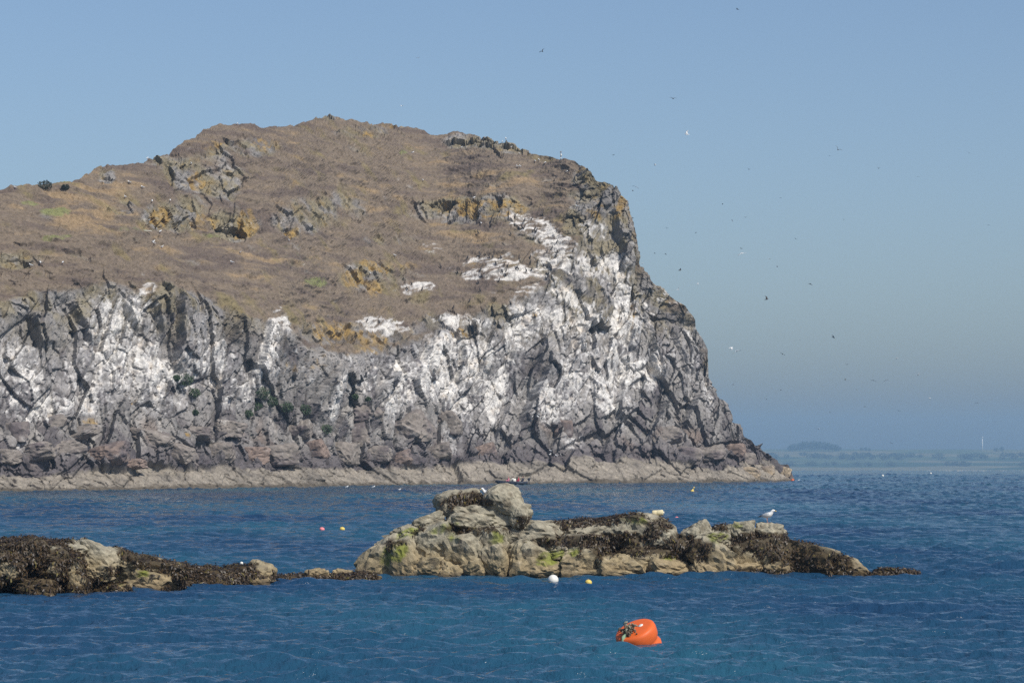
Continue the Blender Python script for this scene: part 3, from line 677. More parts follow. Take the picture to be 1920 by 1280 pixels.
def build_reef(name, lst, wl, seed, label):
    mat = rock_material('reef_rock', 0.06, 5.0, mott=0.4)
    D0 = F * CAMH / (wl(np.mean([b[0] for b in lst])) - HOR)
    root = empty(name, (0, D0, 0))
    tag(root, label, 'rock')
    allP, allN, allM = [], [], []
    for i, (cx, cy, rx, ry, tilt, back) in enumerate(lst):
        rx, ry, cy = rx * 1.12, ry * 1.12, cy + ry * .13
        yw = wl(cx); Df = F * CAMH / (yw - HOR); sc = Df / F
        bottom = cy + ry
        if bottom > yw - 12: cy2, ry2 = (cy - ry + yw + 10) / 2, (yw + 10 - cy + ry) / 2
        else: cy2, ry2 = cy, ry
        hd = min(0.85 * rx, 1.4 * ry2 + 10) * sc
        D = Df + hd + back + max(0, (yw - bottom)) * sc * 0.55
        sc = D / F
        big = rx > 48
        q, f = boulder_shape(seed + i, (rx * sc, hd, ry2 * sc), (R(-tilt), random.uniform(-.5, .5)), 5 if rx > 80 else 4, p=24 if (i > 3 or seed != 1000) else 8, planes=9 if (i > 3 or seed != 1000) else 14, rough=0.10 if (i > 3 or seed != 1000) else .07)
        c = np.array(at(cx, cy2, D))
        W = q + c
        f1, f2, rnd, off = voronoi((W @ np.array([[1, 0, .35], [0, 1, 0], [-.3, 0, 1.1]]).T) / .62, 530)
        W += nrm0(W, c) * (.07 * (rnd[:, 0] - .5) - .05 * np.clip(1 - (f2 - f1) / .07, 0, 1))[:, None]
        W += 0.03 * np.stack([fbm(W / .35, 3, 501), fbm(W / .35, 3, 502), fbm(W / .35, 3, 503)], 1)
        me = np_mesh('boulder', W - np.array([0, D0, 0]), f, False)
        nrm = np.zeros(len(W) * 3, np.float32); me.vertices.foreach_get('normal', nrm); nrm = nrm.reshape(-1, 3)
        fx, fy = proj(W)
        g = fbm(W / .35, 4, 510); b = fbm(W / 1.1, 3, 511); fine = fbm(W / .10, 3, 512)
        one = np.ones((len(W), 3))
        col = one * lin((145, 132, 104))
        col = mixc(col, one * lin((150, 144, 126)), sstep(.6, 1.4, W[:, 2] + .5 * b))           # paler, greyer above the tide
        col = mixc(col, one * lin((148, 129, 98)), sstep(.75, .1, W[:, 2] + .4 * b) * .55)      # ochre barnacle belt
        col = mixc(col, one * lin((108, 98, 82)), sstep(.0, .45, g + .3 * b) * .7)
        col = mixc(col, one * lin((192, 180, 158)), sstep(.2, .6, fine - .2 * g) * .4)
        col = mixc(col, one * lin((70, 62, 52)), sstep(.42, .62, fine + .25 * g) * .6)           # pits, limpets
        col = mixc(col, one * lin((74, 64, 50)), sstep(.22, .03, W[:, 2] + .08 * g) * .85)       # wet foot
        al = sstep(.26, .7, ellipses(fx, fy, ALGAE) * (.75 + 1.2 * g + .8 * fine)) * sstep(-.3, .3, nrm[:, 2] + .2)
        col = mixc(col, one * lin((118, 126, 46)), al * .8)
        wd = ellipses(fx, fy, WEED) - .95 * np.clip(ellipses(fx, fy, BARE), 0, 1.2)
        wm = wd * (.85 + .5 * b) + .75 * fbm(W / .28, 3, 515) - .42
        wmask = sstep(.05, .2, wm)
        col = mixc(col, one * lin((58, 47, 30)), wmask * .85)
        a = me.color_attributes.new('Col', 'FLOAT_COLOR', 'POINT')
        cc = np.ones((len(W), 4), np.float32); cc[:, :3] = col; a.data.foreach_set('color', cc.ravel())
        link('boulder', me, mat, root)
        allP.append(W); allN.append(nrm); allM.append(wmask * (nrm[:, 1] < .45) * (W[:, 2] > .02) * (big and 1.0 or .35))
    P = np.concatenate(allP); N = np.concatenate(allN); M = np.concatenate(allM)
    REEFV.append(P)
    # wrack: small strap-like fronds hanging over the rock
    r = np.random.default_rng(seed + 77)
    nfr = int(min(26000, 9 * (M > .3).sum() * .55))
    w = M / M.sum()
    k = r.choice(len(P), nfr, p=w)
    p0 = P[k] + r.normal(0, .03, (nfr, 3)); n = N[k]
    g = np.array([0, 0, -1.0]) + r.normal(0, .55, (nfr, 3)); t = g - n * (g * n).sum(1)[:, None]
    t /= np.linalg.norm(t, axis=1, keepdims=True) + 1e-6
    sde = np.cross(n, t); L = r.uniform(.07, .2, nfr)[:, None]; wd_ = r.uniform(.012, .034, nfr)[:, None]
    lift = r.uniform(.015, .06, nfr)[:, None]
    a0 = p0 - n * .01; a1 = p0 + t * L * .5 + n * lift; a2 = p0 + t * L + n * lift * r.uniform(.1, .9, nfr)[:, None]
    V = np.stack([a0 - sde * wd_ * .6, a0 + sde * wd_ * .6, a1 + sde * wd_, a1 - sde * wd_, a2 + sde * wd_ * .5, a2 - sde * wd_ * .5], 1).reshape(-1, 3)
    base = np.arange(nfr)[:, None] * 6
    Fc = np.concatenate([base + np.array([[0, 1, 2, 3]]), base + np.array([[3, 2, 4, 5]])])
    tone = r.random(nfr)
    cf = mixc(np.ones((nfr, 3)) * lin((46, 36, 24)), np.ones((nfr, 3)) * lin((80, 62, 36)), tone ** 2.2)
    cf = np.where((r.random(nfr) < .025)[:, None], lin((104, 94, 46)), cf)
    me = np_mesh('seaweed', V - np.array([0, D0, 0]), Fc, False, np.repeat(cf, 6, 0))
    tm = NT('wrack'); aa = tm.n('Attribute'); aa.attribute_name = 'Col'; tm.l(aa.outputs['Color'], tm.b.inputs['Base Color']); tm.b.inputs['Roughness'].default_value = .5
    o = link('seaweed', me, tm.m, root); tag(o, 'dark brown wrack draped over the rocks', kind='stuff')
    return root
build_reef('rock_reef', MAIN, lambda x: 1082.0, 1000, 'large pale boulder reef with brown weed and two boulders piled on top')
build_reef('weedy_skerry', SMALL, lambda x: 1081.0, 1200, 'tiny low weed-covered rock just off the right end of the boulder reef')
build_reef('low_reef', LEFT, wl_left, 1400, 'long low reef at the left almost covered in dark brown seaweed')
REEFV = np.concatenate(REEFV); REEFX, REEFY = proj(REEFV)
def reef_top(x, win=2.5):
    k = np.nonzero(np.abs(REEFX - x) < win)[0]
    i = k[np.argmin(REEFY[k])]
    return REEFV[i]

# ------------------------------------------------------------------ small builders
class MB:
    """collects shapes with material slots; build() links them as one mesh object"""
    def __init__(s): s.v, s.f, s.m, s.mats = [], [], [], []
    def slot(s, mat):
        if mat not in s.mats: s.mats.append(mat)
        return s.mats.index(mat)
    def add(s, v, f, mat):
        o = len(s.v); k = s.slot(mat)
        s.v += [tuple(map(float, p)) for p in v]; s.f += [tuple(i + o for i in q) for q in f]; s.m += [k] * len(f)
    def loft(s, pts, rad, mat, seg=10, up=(0, 0, 1), cap=True):
        """tube through pts; rad = list of (side, up) half-widths"""
        pts = [Vector(p) for p in pts]; v, f = [], []
        n = len(pts)
        for i, p in enumerate(pts):
            t = (pts[min(i + 1, n - 1)] - pts[max(i - 1, 0)]).normalized()
            sd = t.cross(Vector(up))
            sd = sd.normalized() if sd.length > 1e-4 else Vector((1, 0, 0))
            u = sd.cross(t).normalized()
            a, b = rad[i] if hasattr(rad[i], '__len__') else (rad[i], rad[i])
            for k in range(seg):
                w = 2 * math.pi * k / seg
                v.append(p + sd * (a * math.cos(w)) + u * (b * math.sin(w)))
        for i in range(n - 1):
            for k in range(seg):
                k2 = (k + 1) % seg
                f.append((i * seg + k, i * seg + k2, (i + 1) * seg + k2, (i + 1) * seg + k))
        if cap:
            f.append(tuple(range(seg))[::-1]); f.append(tuple((n - 1) * seg + k for k in range(seg)))
        s.add(v, f, mat)
    def lathe(s, prof, mat, seg=24, M=None):
        """profile of (radius, height) about z"""
        v, f = [], []
        for r_, z in prof:
            for k in range(seg):
                w = 2 * math.pi * k / seg
                p = Vector((r_ * math.cos(w), r_ * math.sin(w), z)); v.append(M @ p if M else p)
        n = len(prof)
        for i in range(n - 1):
            for k in range(seg):
                k2 = (k + 1) % seg
                f.append((i * seg + k, i * seg + k2, (i + 1) * seg + k2, (i + 1) * seg + k))
        f.append(tuple(range(seg))[::-1]); f.append(tuple((n - 1) * seg + k for k in range(seg)))
        s.add(v, f, mat)
    def box(s, c, h, mat, M=None):
        v = [Vector((c[0] + a * h[0], c[1] + b * h[1], c[2] + d * h[2])) for a in (-1, 1) for b in (-1, 1) for d in (-1, 1)]
        if M: v = [M @ p for p in v]
        s.add(v, [(0, 1, 3, 2), (4, 6, 7, 5), (0, 4, 5, 1), (2, 3, 7, 6), (0, 2, 6, 4), (1, 5, 7, 3)], mat)
    def mesh(s, name, smooth=True):
        me = bpy.data.meshes.new(name); me.from_pydata(s.v, [], s.f)
        for m in s.mats: me.materials.append(m)
        me.polygons.foreach_set('material_index', s.m)
        me.polygons.foreach_set('use_smooth', [smooth] * len(s.f)); me.update()
        return me
    def build(s, name, parent=None, smooth=True): return link(name, s.mesh(name, smooth), None, parent)

M = dict(white=simple('white_feather', (.82, .82, .80)), grey=simple('grey_feather', (.42, .44, .46)), black=simple('black_feather', (.025, .025, .03), .5), brown=simple('brown_feather', (.06, .05, .045)),
         bill=simple('yellow_bill', (.75, .5, .08)), pink=simple('pink_leg', (.6, .35, .32)), orange=simple('orange_plastic', (.74, .135, .028), .5, .35), orange_d=simple('orange_worn', (.62, .10, .03), .6),
         wplast=simple('white_plastic', (.78, .77, .70), .45), yplast=simple('yellow_plastic', (.74, .55, .13), .5), yellowish=simple('stained_plastic', (.62, .55, .22), .6), pplast=simple('pink_plastic', (.82, .25, .26), .5), cream=simple('cream_foam', (.66, .58, .36), .8),
         rope=simple('rope', (.26, .25, .18), .9), weed=simple('rope_weed', (.13, .10, .07), .9), green=simple('green_rope', (.26, .38, .24), .9), rubber=simple('dark_rubber', (.03, .035, .05), .5), hull=simple('boat_grey', (.22, .23, .25), .5),
         metal=simple('grey_metal', (.25, .26, .27), .5), red=simple('red_jacket', (.52, .06, .10), .8), pinkj=simple('pink_jacket', (.72, .26, .32), .8), navy=simple('navy_jacket', (.03, .035, .07), .8), skin=simple('skin', (.55, .33, .24), .6), hair=simple('hair', (.06, .04, .03), .8), wood=simple('pale_wood', (.62, .60, .52), .8))
def sea_D(yw): return F * CAMH / (yw - HOR)

# ------------------------------------------------------------------ buoys and floats
def orange_buoy():
    D = sea_D(1206.0); c = at(1197, 1206, D); c.z = 0
    root = empty('mooring_buoy', c); tag(root, 'big orange mooring buoy tilted in the water with a weedy rope on top', 'buoy')
    Mx = Matrix.Translation((0.02, 0, .06)) @ Matrix.Rotation(R(-23), 4, 'Y') @ Matrix.Rotation(R(21), 4, 'X')
    b = MB(); prof = [(.30, -.40), (.42, -.36), (.475, -.28), (.485, -.16), (.455, -.09), (.435, -.05), (.455, 0), (.485, .06), (.497, .17), (.496, .25), (.482, .305), (.45, .335), (.39, .347), (.2, .351), (.03, .352)]
    b.lathe(prof, M['orange'], 40, Mx); b.build('body', root)
    b = MB(); b.lathe([(.062, .350), (.062, .356), (.01, .357)], M['wplast'], 18, Mx @ Matrix.Translation((.17, .02, 0))); b.build('white_label', root)
    b = MB()
    Mi = Mx
    pts = [Mi @ Vector(p) for p in ((-.1, -.05, .33), (-.13, -.05, .42), (-.09, -.04, .47), (-.04, -.04, .42), (-.06, -.05, .33))]
    b.loft(pts, [.022] * 5, M['metal'], 8); b.build('lifting_eye', root)
    r = random.Random(3)
    b = MB()
    for k in range(3):
        pts = [Mi @ Vector((-.09 + .03 * r.uniform(-1, 1), -.06, .40)), Mi @ Vector((-.2, -.14 - .03 * k, .39)), Mi @ Vector((-.31, -.25, .34 + .01 * k)), Mi @ Vector((-.38 - .02 * k, -.36, .22)), Mi @ Vector((-.41, -.43 - .02 * k, .06)), Mi @ Vector((-.42, -.46, -.1))]
        b.loft(pts, [.036, .046, .05, .046, .04, .032], M['green'] if k != 1 else M['rope'], 7)
    b.build('mooring_rope', root)
    b = MB()
    for k in range(90):
        a = Mi @ Vector((-.13 + r.gauss(0, .08), -.1 + r.gauss(0, .07), .36 + abs(r.gauss(0, .08))))
        e = a + Vector((r.gauss(0, .08), r.gauss(0, .06) - .02, r.uniform(-.14, .04)))
        b.loft([a, (a + e) / 2 + Vector((0, 0, .02)), e], [.022, .028, .008], M['weed'] if k % 3 else M['rope'], 5)
    tag(b.build('weed_growth', root), kind='stuff')
    b = MB(); b.lathe([(.01, -.05), (.04, -.03), (.048, 0), (.04, .035), (.01, .05)], M['pplast'], 12, Matrix.Translation(Mi @ Vector((-.42, -.50, -.12)))); b.build('pick_up_float', root)
    b = MB(); b.lathe([(.02, -.02), (.026, 0), (.01, .022)], M['wplast'], 10, Matrix.Translation((-.12, -.47, .06))); b.build('bolt', root)
orange_buoy()
def ball_buoy(name, px, yw, dia_px, mat, label, squash=1.0, sink=.28, eye=True, mat2=None):
    D = sea_D(yw); r = dia_px * D / F / 2
    c = at(px, yw, D); c.z = .13 if D < 130 else .05
    root = empty(name, c); tag(root, label, 'buoy')
    b = MB(); n = 14
    prof = [(max(r * math.sin(math.pi * i / n), r * .02), r * squash * (-math.cos(math.pi * i / n) + 1 - 2 * sink)) for i in range(n + 1)]
    Mt = Matrix.Rotation(R(8), 4, 'Y')
    b.lathe(prof[:6] if mat2 else prof, mat2 or mat, 24, Mt)
    if mat2: b.lathe(prof[5:], mat, 24, Mt)
    b.build('body', root)
    if eye:
        b = MB(); zt = r * squash * (2 - 2 * sink)
        b.loft([(-.16 * r, 0, zt - .1 * r), (-.14 * r, 0, zt + .16 * r), (.14 * r, 0, zt + .16 * r), (.16 * r, 0, zt - .1 * r)], [.06 * r] * 4, M['rope'], 6, up=(0, 1, 0))
        b.build('eye', root)
    return root
ball_buoy('round_buoy', 1036, 1102, 20, M['wplast'], 'round white buoy with a yellow stain floating in front of the reef', mat2=M['yellowish'], sink=.1)
ball_buoy('small_float', 1103, 1102, 13, M['yplast'], 'small yellow float just right of the white ball buoy', squash=.85, sink=.2)
ball_buoy('pink_float', 603.5, 995, 10, M['pplast'], 'pink float left of a yellow float on open water behind the reefs', squash=.8, sink=.3)
ball_buoy('yellow_float', 641.5, 994.5, 10, M['yplast'], 'yellow float right of a pink float on open water behind the reefs', squash=.8, sink=.3)
ball_buoy('pink_float', 1269, 973.5, 7.5, M['pplast'], 'tiny pink float behind the reef beside the cream drum', squash=.8, sink=.3)
ball_buoy('orange_float', 1486, 902.3, 6, M['orange'], 'tiny orange float at the right tip of the island', sink=.3, eye=False)
ball_buoy('white_float', 1655, 893.5, 4.5, M['wplast'], 'small white float far out on the open sea right of the island', sink=.2, eye=False)
ball_buoy('white_float', 1745, 888.6, 3.5, M['wplast'], 'tiniest white float, farthest out near the hazy far shore', sink=.2, eye=False)
def dan_buoy():
    D = sea_D(922); c = at(1298, 922, D); c.z = 0; sc = D / F
    root = empty('marker_buoy', c); tag(root, 'yellow marker buoy with a pointed top between island and reef', 'buoy')
    T = Matrix.Rotation(R(14), 4, 'Y')
    b = MB(); b.lathe([(1.6 * sc, -2 * sc), (3.6 * sc, -1 * sc), (3.8 * sc, 1.5 * sc), (3.0 * sc, 3 * sc), (1.4 * sc, 4.2 * sc), (.9 * sc, 6 * sc)], M['yplast'], 16, T); b.build('body', root)
    b = MB(); b.loft([T @ Vector((0, 0, 5 * sc)), T @ Vector((0, 0, 10.5 * sc))], [.5 * sc] * 2, M['rope'], 6); b.build('staff', root)
    b = MB(); b.box((1.1 * sc, 0, 8.6 * sc), (1.3 * sc, .2 * sc, 1.4 * sc), M['yplast'], T); b.build('flag', root)
dan_buoy()
p = reef_top(1233)
root = empty('drum_float', Vector(p) + Vector((0, .12, .0))); tag(root, 'cream plastic drum float lying on top of the weedy reef', 'float')
b = MB(); Mt = Matrix.Translation((0, 0, .085)) @ Matrix.Rotation(R(86), 4, 'Y') @ Matrix.Rotation(R(4), 4, 'X')
b.lathe([(.02, -.21), (.085, -.205), (.105, -.18), (.108, -.06), (.102, -.05), (.102, -.03), (.108, -.02), (.108, .17), (.095, .2), (.03, .208)], M['cream'], 22, Mt); b.build('body', root)
b = MB(); b.lathe([(.045, .207), (.045, .235), (.02, .24)], M['wplast'], 12, Mt); b.build('cap', root)
p = reef_top(455)
ro = empty('white_float', Vector(p)); tag(ro, 'tiny white float caught on the weedy hump of the low reef', 'float')
b = MB(); b.lathe([(.01, -.02), (.05, 0), (.06, .04), (.045, .085), (.01, .1)], M['wplast'], 14); b.build('body', ro)

# ------------------------------------------------------------------ birds
def standing_gull_parts(root, s=1.0):
    """gull about 0.58 m long facing +x, feet at the origin"""
    b = MB()
    sp = [(-.20, 0, .215), (-.13, 0, .225), (-.04, 0, .235), (.05, 0, .255), (.11, 0, .285), (.145, 0, .33), (.165, 0, .372), (.19, 0, .392), (.222, 0, .392), (.245, 0, .384)]
    rd = [(.02, .018), (.055, .05), (.085, .078), (.088, .085), (.07, .072), (.048, .05), (.043, .045), (.047, .045), (.036, .034), (.012, .014)]
    b.loft([Vector(q) * s for q in sp], [(a * s, c * s) for a, c in rd], M['white'], 14); b.build('body', root)
    b = MB(); b.loft([Vector(q) * s for q in ((.24, 0, .386), (.275, 0, .38), (.298, 0, .366))], [(.012 * s, .016 * s), (.01 * s, .014 * s), (.003 * s, .004 * s)], M['bill'], 8); b.build('bill', root)
    for sd in (-1, 1):
        b = MB()
        b.loft([Vector(q) * s for q in ((.08, sd * .074, .275), (.0, sd * .094, .262), (-.10, sd * .082, .238), (-.20, sd * .05, .215))], [(.012 * s, .05 * s), (.016 * s, .066 * s), (.014 * s, .05 * s), (.01 * s, .028 * s)], M['grey'], 10)
        w = b.build('wing', root)
        b = MB(); b.loft([Vector(q) * s for q in ((-.19, sd * .052, .217), (-.25, sd * .03, .20), (-.315, sd * .012, .185))], [(.01 * s, .026 * s), (.009 * s, .018 * s), (.003 * s, .005 * s)], M['black'], 8); b.build('wing_tip', w)
        b = MB(); b.loft([Vector(q) * s for q in ((-.005, sd * .035, .18), (.0, sd * .035, .09), (.0, sd * .035, .01))], [.012 * s, .007 * s, .007 * s], M['pink'], 7)
        b.loft([Vector(q) * s for q in ((-.01, sd * .035, .008), (.06, sd * .04, .006))], [(.008 * s, .006 * s), (.028 * s, .004 * s)], M['pink'], 7); b.build('leg', root)
        b = MB(); b.lathe([(.002, -.006), (.006, 0), (.002, .006)], M['black'], 8, Matrix.Translation(Vector((.213, sd * .038, .402)) * s)); b.build('eye', root)
    b = MB(); b.loft([Vector(q) * s for q in ((-.16, 0, .21), (-.23, 0, .197), (-.275, 0, .188))], [(.04 * s, .014 * s), (.045 * s, .01 * s), (.04 * s, .006 * s)], M['white'], 8); b.build('tail', root)
p = reef_top(1438)
g = empty('gull', Vector(p) + Vector((0, .03, -.015))); tag(g, 'white gull with grey wings standing on the right-hand rocks of the reef', 'gull'); g.rotation_euler.z = R(-18)
standing_gull_parts(g, 1.15)
k_ = np.nonzero(np.abs(REEFX - 913) < 2.5)[0]
g = empty('gull', at(913, 935, 107.9)); tag(g, 'white gull mostly hidden in the gap between the two topmost boulders', 'gull'); g.rotation_euler.z = R(200)
standing_gull_parts(g, .95)

def gull_mesh():            # small standing gull seen from far away
    b = MB()
    b.loft([(-.3, 0, .19), (-.2, 0, .215), (-.05, 0, .235), (.06, 0, .26), (.12, 0, .31), (.16, 0, .37), (.2, 0, .388), (.245, 0, .38)], [(.01, .008), (.045, .03), (.09, .08), (.085, .085), (.055, .06), (.045, .045), (.045, .042), (.012, .012)], M['white'], 8)
    for sd in (-1, 1):
        b.loft([(.08, sd * .075, .28), (-.05, sd * .09, .26), (-.2, sd * .05, .22), (-.31, sd * .012, .19)], [(.012, .04), (.016, .06), (.012, .03), (.004, .006)], M['grey'], 6)
        b.loft([(0, sd * .035, .18), (0, sd * .035, 0)], [.01, .01], M['pink'], 5)
    b.loft([(.24, 0, .382), (.295, 0, .368)], [.013, .004], M['bill'], 5)
    return b.mesh('gull')
def cormorant_mesh():       # upright dark bird
    b = MB()
    b.loft([(-.26, 0, .02), (-.18, 0, .12), (-.1, 0, .24), (-.02, 0, .38), (.04, 0, .5), (.05, 0, .6), (.045, 0, .68), (.07, 0, .735), (.12, 0, .75)], [(.03, .01), (.05, .04), (.095, .09), (.105, .1), (.07, .07), (.04, .042), (.034, .036), (.038, .036), (.014, .014)], M['black'], 8)
    for sd in (-1, 1):
        b.loft([(.0, sd * .1, .46), (-.1, sd * .11, .28), (-.2, sd * .05, .12)], [(.016, .05), (.02, .07), (.008, .02)], M['brown'], 6)
        b.loft([(-.03, sd * .05, .2), (-.01, sd * .05, 0)], [.02, .014], M['black'], 5)
    b.loft([(.115, 0, .752), (.18, 0, .745)], [.012, .005], M['metal'], 5)
    return b.mesh('cormorant')
def guillemot_mesh():
    b = MB()
    b.loft([(-.06, 0, .03), (-.03, 0, .12), (.0, 0, .22), (.02, 0, .3)], [(.04, .03), (.075, .07), (.07, .07), (.045, .045)], M['white'], 8)
    b.loft([(-.1, 0, .05), (-.07, 0, .14), (-.04, 0, .24), (.0, 0, .32), (.02, 0, .38), (.06, 0, .395), (.12, 0, .385)], [(.02, .02), (.06, .05), (.065, .05), (.045, .045), (.04, .04), (.03, .03), (.006, .006)], M['brown'], 8)
    return b.mesh('seabird')
def flyer_mesh(up, dark):
    """bird in flight facing +x, wing span 1.3; up = dihedral of the inner wing"""
    b = MB(); body = M['brown'] if dark else M['white']; wing = M['brown'] if dark else M['grey']
    b.loft([(-.3, 0, 0), (-.2, 0, .0), (-.05, 0, 0), (.1, 0, .01), (.18, 0, .02), (.24, 0, .022), (.3, 0, .01)], [(.045, .008), (.04, .03), (.075, .07), (.065, .062), (.045, .045), (.04, .04), (.01, .012)], body, 8)
    for sd in (-1, 1):
        y1, z1 = .32 * math.cos(R(up)), .32 * math.sin(R(up)); a2 = R(up * .35 - 14)
        y2, z2 = y1 + .33 * math.cos(a2), z1 + .33 * math.sin(a2)
        b.loft([(.06, sd * .03, .03), (.08, sd * y1, z1 + .03)], [(.12, .018), (.105, .014)], wing if dark else M['white'], 6)
        b.loft([(.08, sd * y1, z1 + .03), (.0, sd * (y1 + y2) / 2, (z1 + z2) / 2 + .03), (-.1, sd * y2, z2 + .03)], [(.105, .014), (.08, .01), (.015, .004)], wing, 6)
    return b.mesh('seabird')
GULLM, CORM, GUIM = gull_mesh(), cormorant_mesh(), guillemot_mesh()
FLY = {(u, d): flyer_mesh(u, d) for u in (-12, 18, 42) for d in (0, 1)}
ORD = 'first second third fourth fifth sixth seventh eighth ninth tenth eleventh twelfth thirteenth fourteenth fifteenth sixteenth seventeenth eighteenth nineteenth twentieth'.split()
def ordinal(i):
    return ORD[i] if i < 20 else ('twenty-' + ORD[i - 20] if i < 29 else ('thirtieth' if i == 29 else 'thirty-' + ORD[i - 30]))
def perch(mesh, name, lst, label, group, cat, sc=1.0):
    for i, (x, y) in enumerate(sorted(lst)):
        pt, n, c = isl(x, y + 1.5)
        o = link(name, mesh); o.location = (pt[0], pt[1] - .1, pt[2] - .03); o.rotation_euler.z = random.uniform(-3.1, 3.1) if mesh is not CORM else random.choice([0, 3.14]) + random.uniform(-.7, .7)
        s_ = sc * random.uniform(.9, 1.12); o.scale = (s_,) * 3
        tag(o, label if len(lst) == 1 else ordinal(i) + ' ' + label, cat, group)
perch(GULLM, 'gull', [(447,231)], 'gull standing alone on the skyline left of the summit', None, 'gull', 1.1)
perch(GULLM, 'gull', [(31,351)], 'gull on the skyline left of the dark bush', None, 'gull')
perch(GULLM, 'gull', [(272,295),(361,307),(245,343),(268,350),(235,368),(287,377),(321,377),(282,413)], 'white gull from the left among the crags of the left shoulder', 'gulls on the left shoulder', 'gull', 1.1)
perch(GULLM, 'gull', [(295,429),(302,434),(289,452),(290,457),(60,497),(75,493),(118,491),(304,462)], 'white gull from the left on brown ground above the left cliff', 'gulls above the left cliff', 'gull', 1.1)
perch(GULLM, 'gull', [(435,493),(452,475),(544,452),(743,480),(697,514),(775,285),(795,337),(887,372),(901,418)], 'white gull from the left scattered over the middle heath slope', 'gulls on the middle slope', 'gull', 1.1)
perch(GULLM, 'gull', [(866,275),(940,261),(946,259),(960,276),(972,287),(1003,302),(1010,299),(1021,305),(977,311),(970,313),(1060,321),(1080,386)], 'white gull from the left near the summit crag and mast', 'gulls near the mast', 'gull', 1.1)
perch(GULLM, 'gull', [(1030,850),(1044,853),(1053,853),(1033,846)], 'white gull from the left on the dark green low ledge', 'gulls on the low ledge', 'gull')
perch(CORM, 'cormorant', [(967,407),(985,414),(998,409),(971,427),(983,426),(976,428),(1002,430),(1006,431),(1018,401),(957,437),(895,437),(1043,453)], 'dark cormorant from the left on the topmost white ledge', 'cormorants on the top ledge', 'cormorant')
perch(CORM, 'cormorant', [(1035,465),(1044,470),(1076,468),(1071,483),(1027,472),(1041,479),(1087,492),(1111,500),(1112,483),(1127,481),(1100,480)], 'dark cormorant from the left on the white slope by the right-hand cliff edge', 'cormorants by the cliff edge', 'cormorant')
perch(CORM, 'cormorant', [(877,482),(900,478),(916,480),(923,482),(937,481),(927,494),(954,498),(948,496),(973,505),(969,502),(985,507),(998,506),(997,485),(997,492),(1019,497),(1024,500),(941,509),(949,507),(947,515),(900,517),(902,505),(895,528),(935,528),(1022,521),(1026,516),(826,499),(855,510)], 'dark cormorant from the left on the broad middle white ledge', 'cormorants on the middle ledge', 'cormorant')
perch(CORM, 'cormorant', [(897,544),(882,562),(850,575),(959,569),(988,582),(973,597),(1001,593),(1048,558),(772,531),(765,541),(793,541),(690,602),(712,605),(930,604)], 'dark cormorant from the left on brown ground just above the cliff face', 'cormorants above the cliff face', 'cormorant')
r = random.Random(9)
perch(GUIM, 'seabird', [(1000 + 62 * t + r.uniform(-6, 6), 785 - 26 * t + r.uniform(-8, 8)) for t in [i / 25 for i in range(26)]], 'small brown and white seabird from the left on the low white shelf', 'colony on the white shelf', 'seabird')
perch(GUIM, 'seabird', [(840 + r.uniform(-40, 60), 690 + r.uniform(-30, 45)) for i in range(26)], 'small seabird from the left on the whitest part of the middle cliff', 'colony on the middle cliff', 'seabird')
perch(GUIM, 'seabird', [(1150 + r.uniform(-60, 70), 640 + r.uniform(-60, 60)) for i in range(30)], 'small seabird from the left on the right-hand white cliff', 'colony on the right cliff', 'seabird')
FLYERS = [(1288,252,15,0,42,'big white gull with lowered dark wing tips flying right of the cliff top'),(1571,281,15,1,42,'dark-winged bird flying steeply banked high over the open sea'),(1262,185,13,1,18,'dark bird banking high above the white gull'),(1017,97,11,1,42,'dark bird banking high above the summit'),
 (1383,18,9,1,18,'dark bird at the very top of the picture'),(784,109,6,0,18,'pale speck of a bird above the island left of the dark banking bird'),(753,199,9,0,18,'faint pale bird just above the summit ridge'),(1391,475,15,0,-12,'pale gull gliding level with the middle of the cliff'),
 (1370,652,15,0,-12,'upper of two white gulls gliding together right of the cliff'),(1381,658,17,0,-12,'lower of two white gulls gliding together right of the cliff'),(1272,543,10,0,42,'white bird with raised wings close to the cliff edge'),(1437,561,13,1,42,'dark bird banking right of the cliff above the gliding pair'),
 (1638,713,9,1,-12,'left of two dark birds flying in line low over the sea'),(1661,713,9,1,-12,'right of two dark birds flying in line low over the sea'),(1722,703,10,0,42,'black and white bird flying ahead of the two dark birds'),(1535,804,9,0,18,'white bird flying just above the clump of trees on the far shore')]
for (x, y, sz, dk, up, lab) in FLYERS:
    sz *= 1.3
    D = min(max(F * 1.3 / sz, 300), 900, 90 * F / (HOR - y))
    o = link('seabird', FLY[(up, dk)]); o.location = at(x, y, D); sc_ = sz * D / F / 1.3; o.scale = (sc_,) * 3
    o.rotation_euler = (R(random.uniform(-25, 25)) if up != 42 else R(random.choice([-40, 35])), R(-8), R(random.choice([70, 110, 250, 290, 20, 160]) + random.uniform(-15, 15)))
    tag(o, lab, 'seabird')
TINY_HI = [(1555,292,5,1),(1647,316,5,1),(1721,331,4,1),(1228,310,7,0),(1192,350,9,0),(1186,358,5,1),(1464,371,4,1),(1355,383,4,1),(1404,318,6,1),(1373,413,5,1),(1398,408,5,1),(1582,412,4,1),(1854,422,4,1),(1186,409,6,1),(1250,428,5,1),(1305,436,4,1),(1817,287,5,1),(1150,291,5,1),(1492,448,5,1)]
TINY_LO = [(1228,475,5,1),(1248,476,5,1),(1390,466,6,1),(1442,485,6,0),(1457,500,5,1),(1205,494,7,0),(1275,507,8,1),(1308,533,6,0),(1519,532,8,1),(1498,636,5,0),(1562,632,8,1),(1467,664,7,1),(1682,671,6,0),(1588,683,5,1),(1585,711,5,1),(1375,721,4,1),(1464,731,6,1),(1606,730,5,1),(1743,746,6,0),(1437,748,4,1),(1622,762,5,1),(1685,770,5,1),(1832,755,6,1),(1556,773,5,1),(1671,831,5,1)]
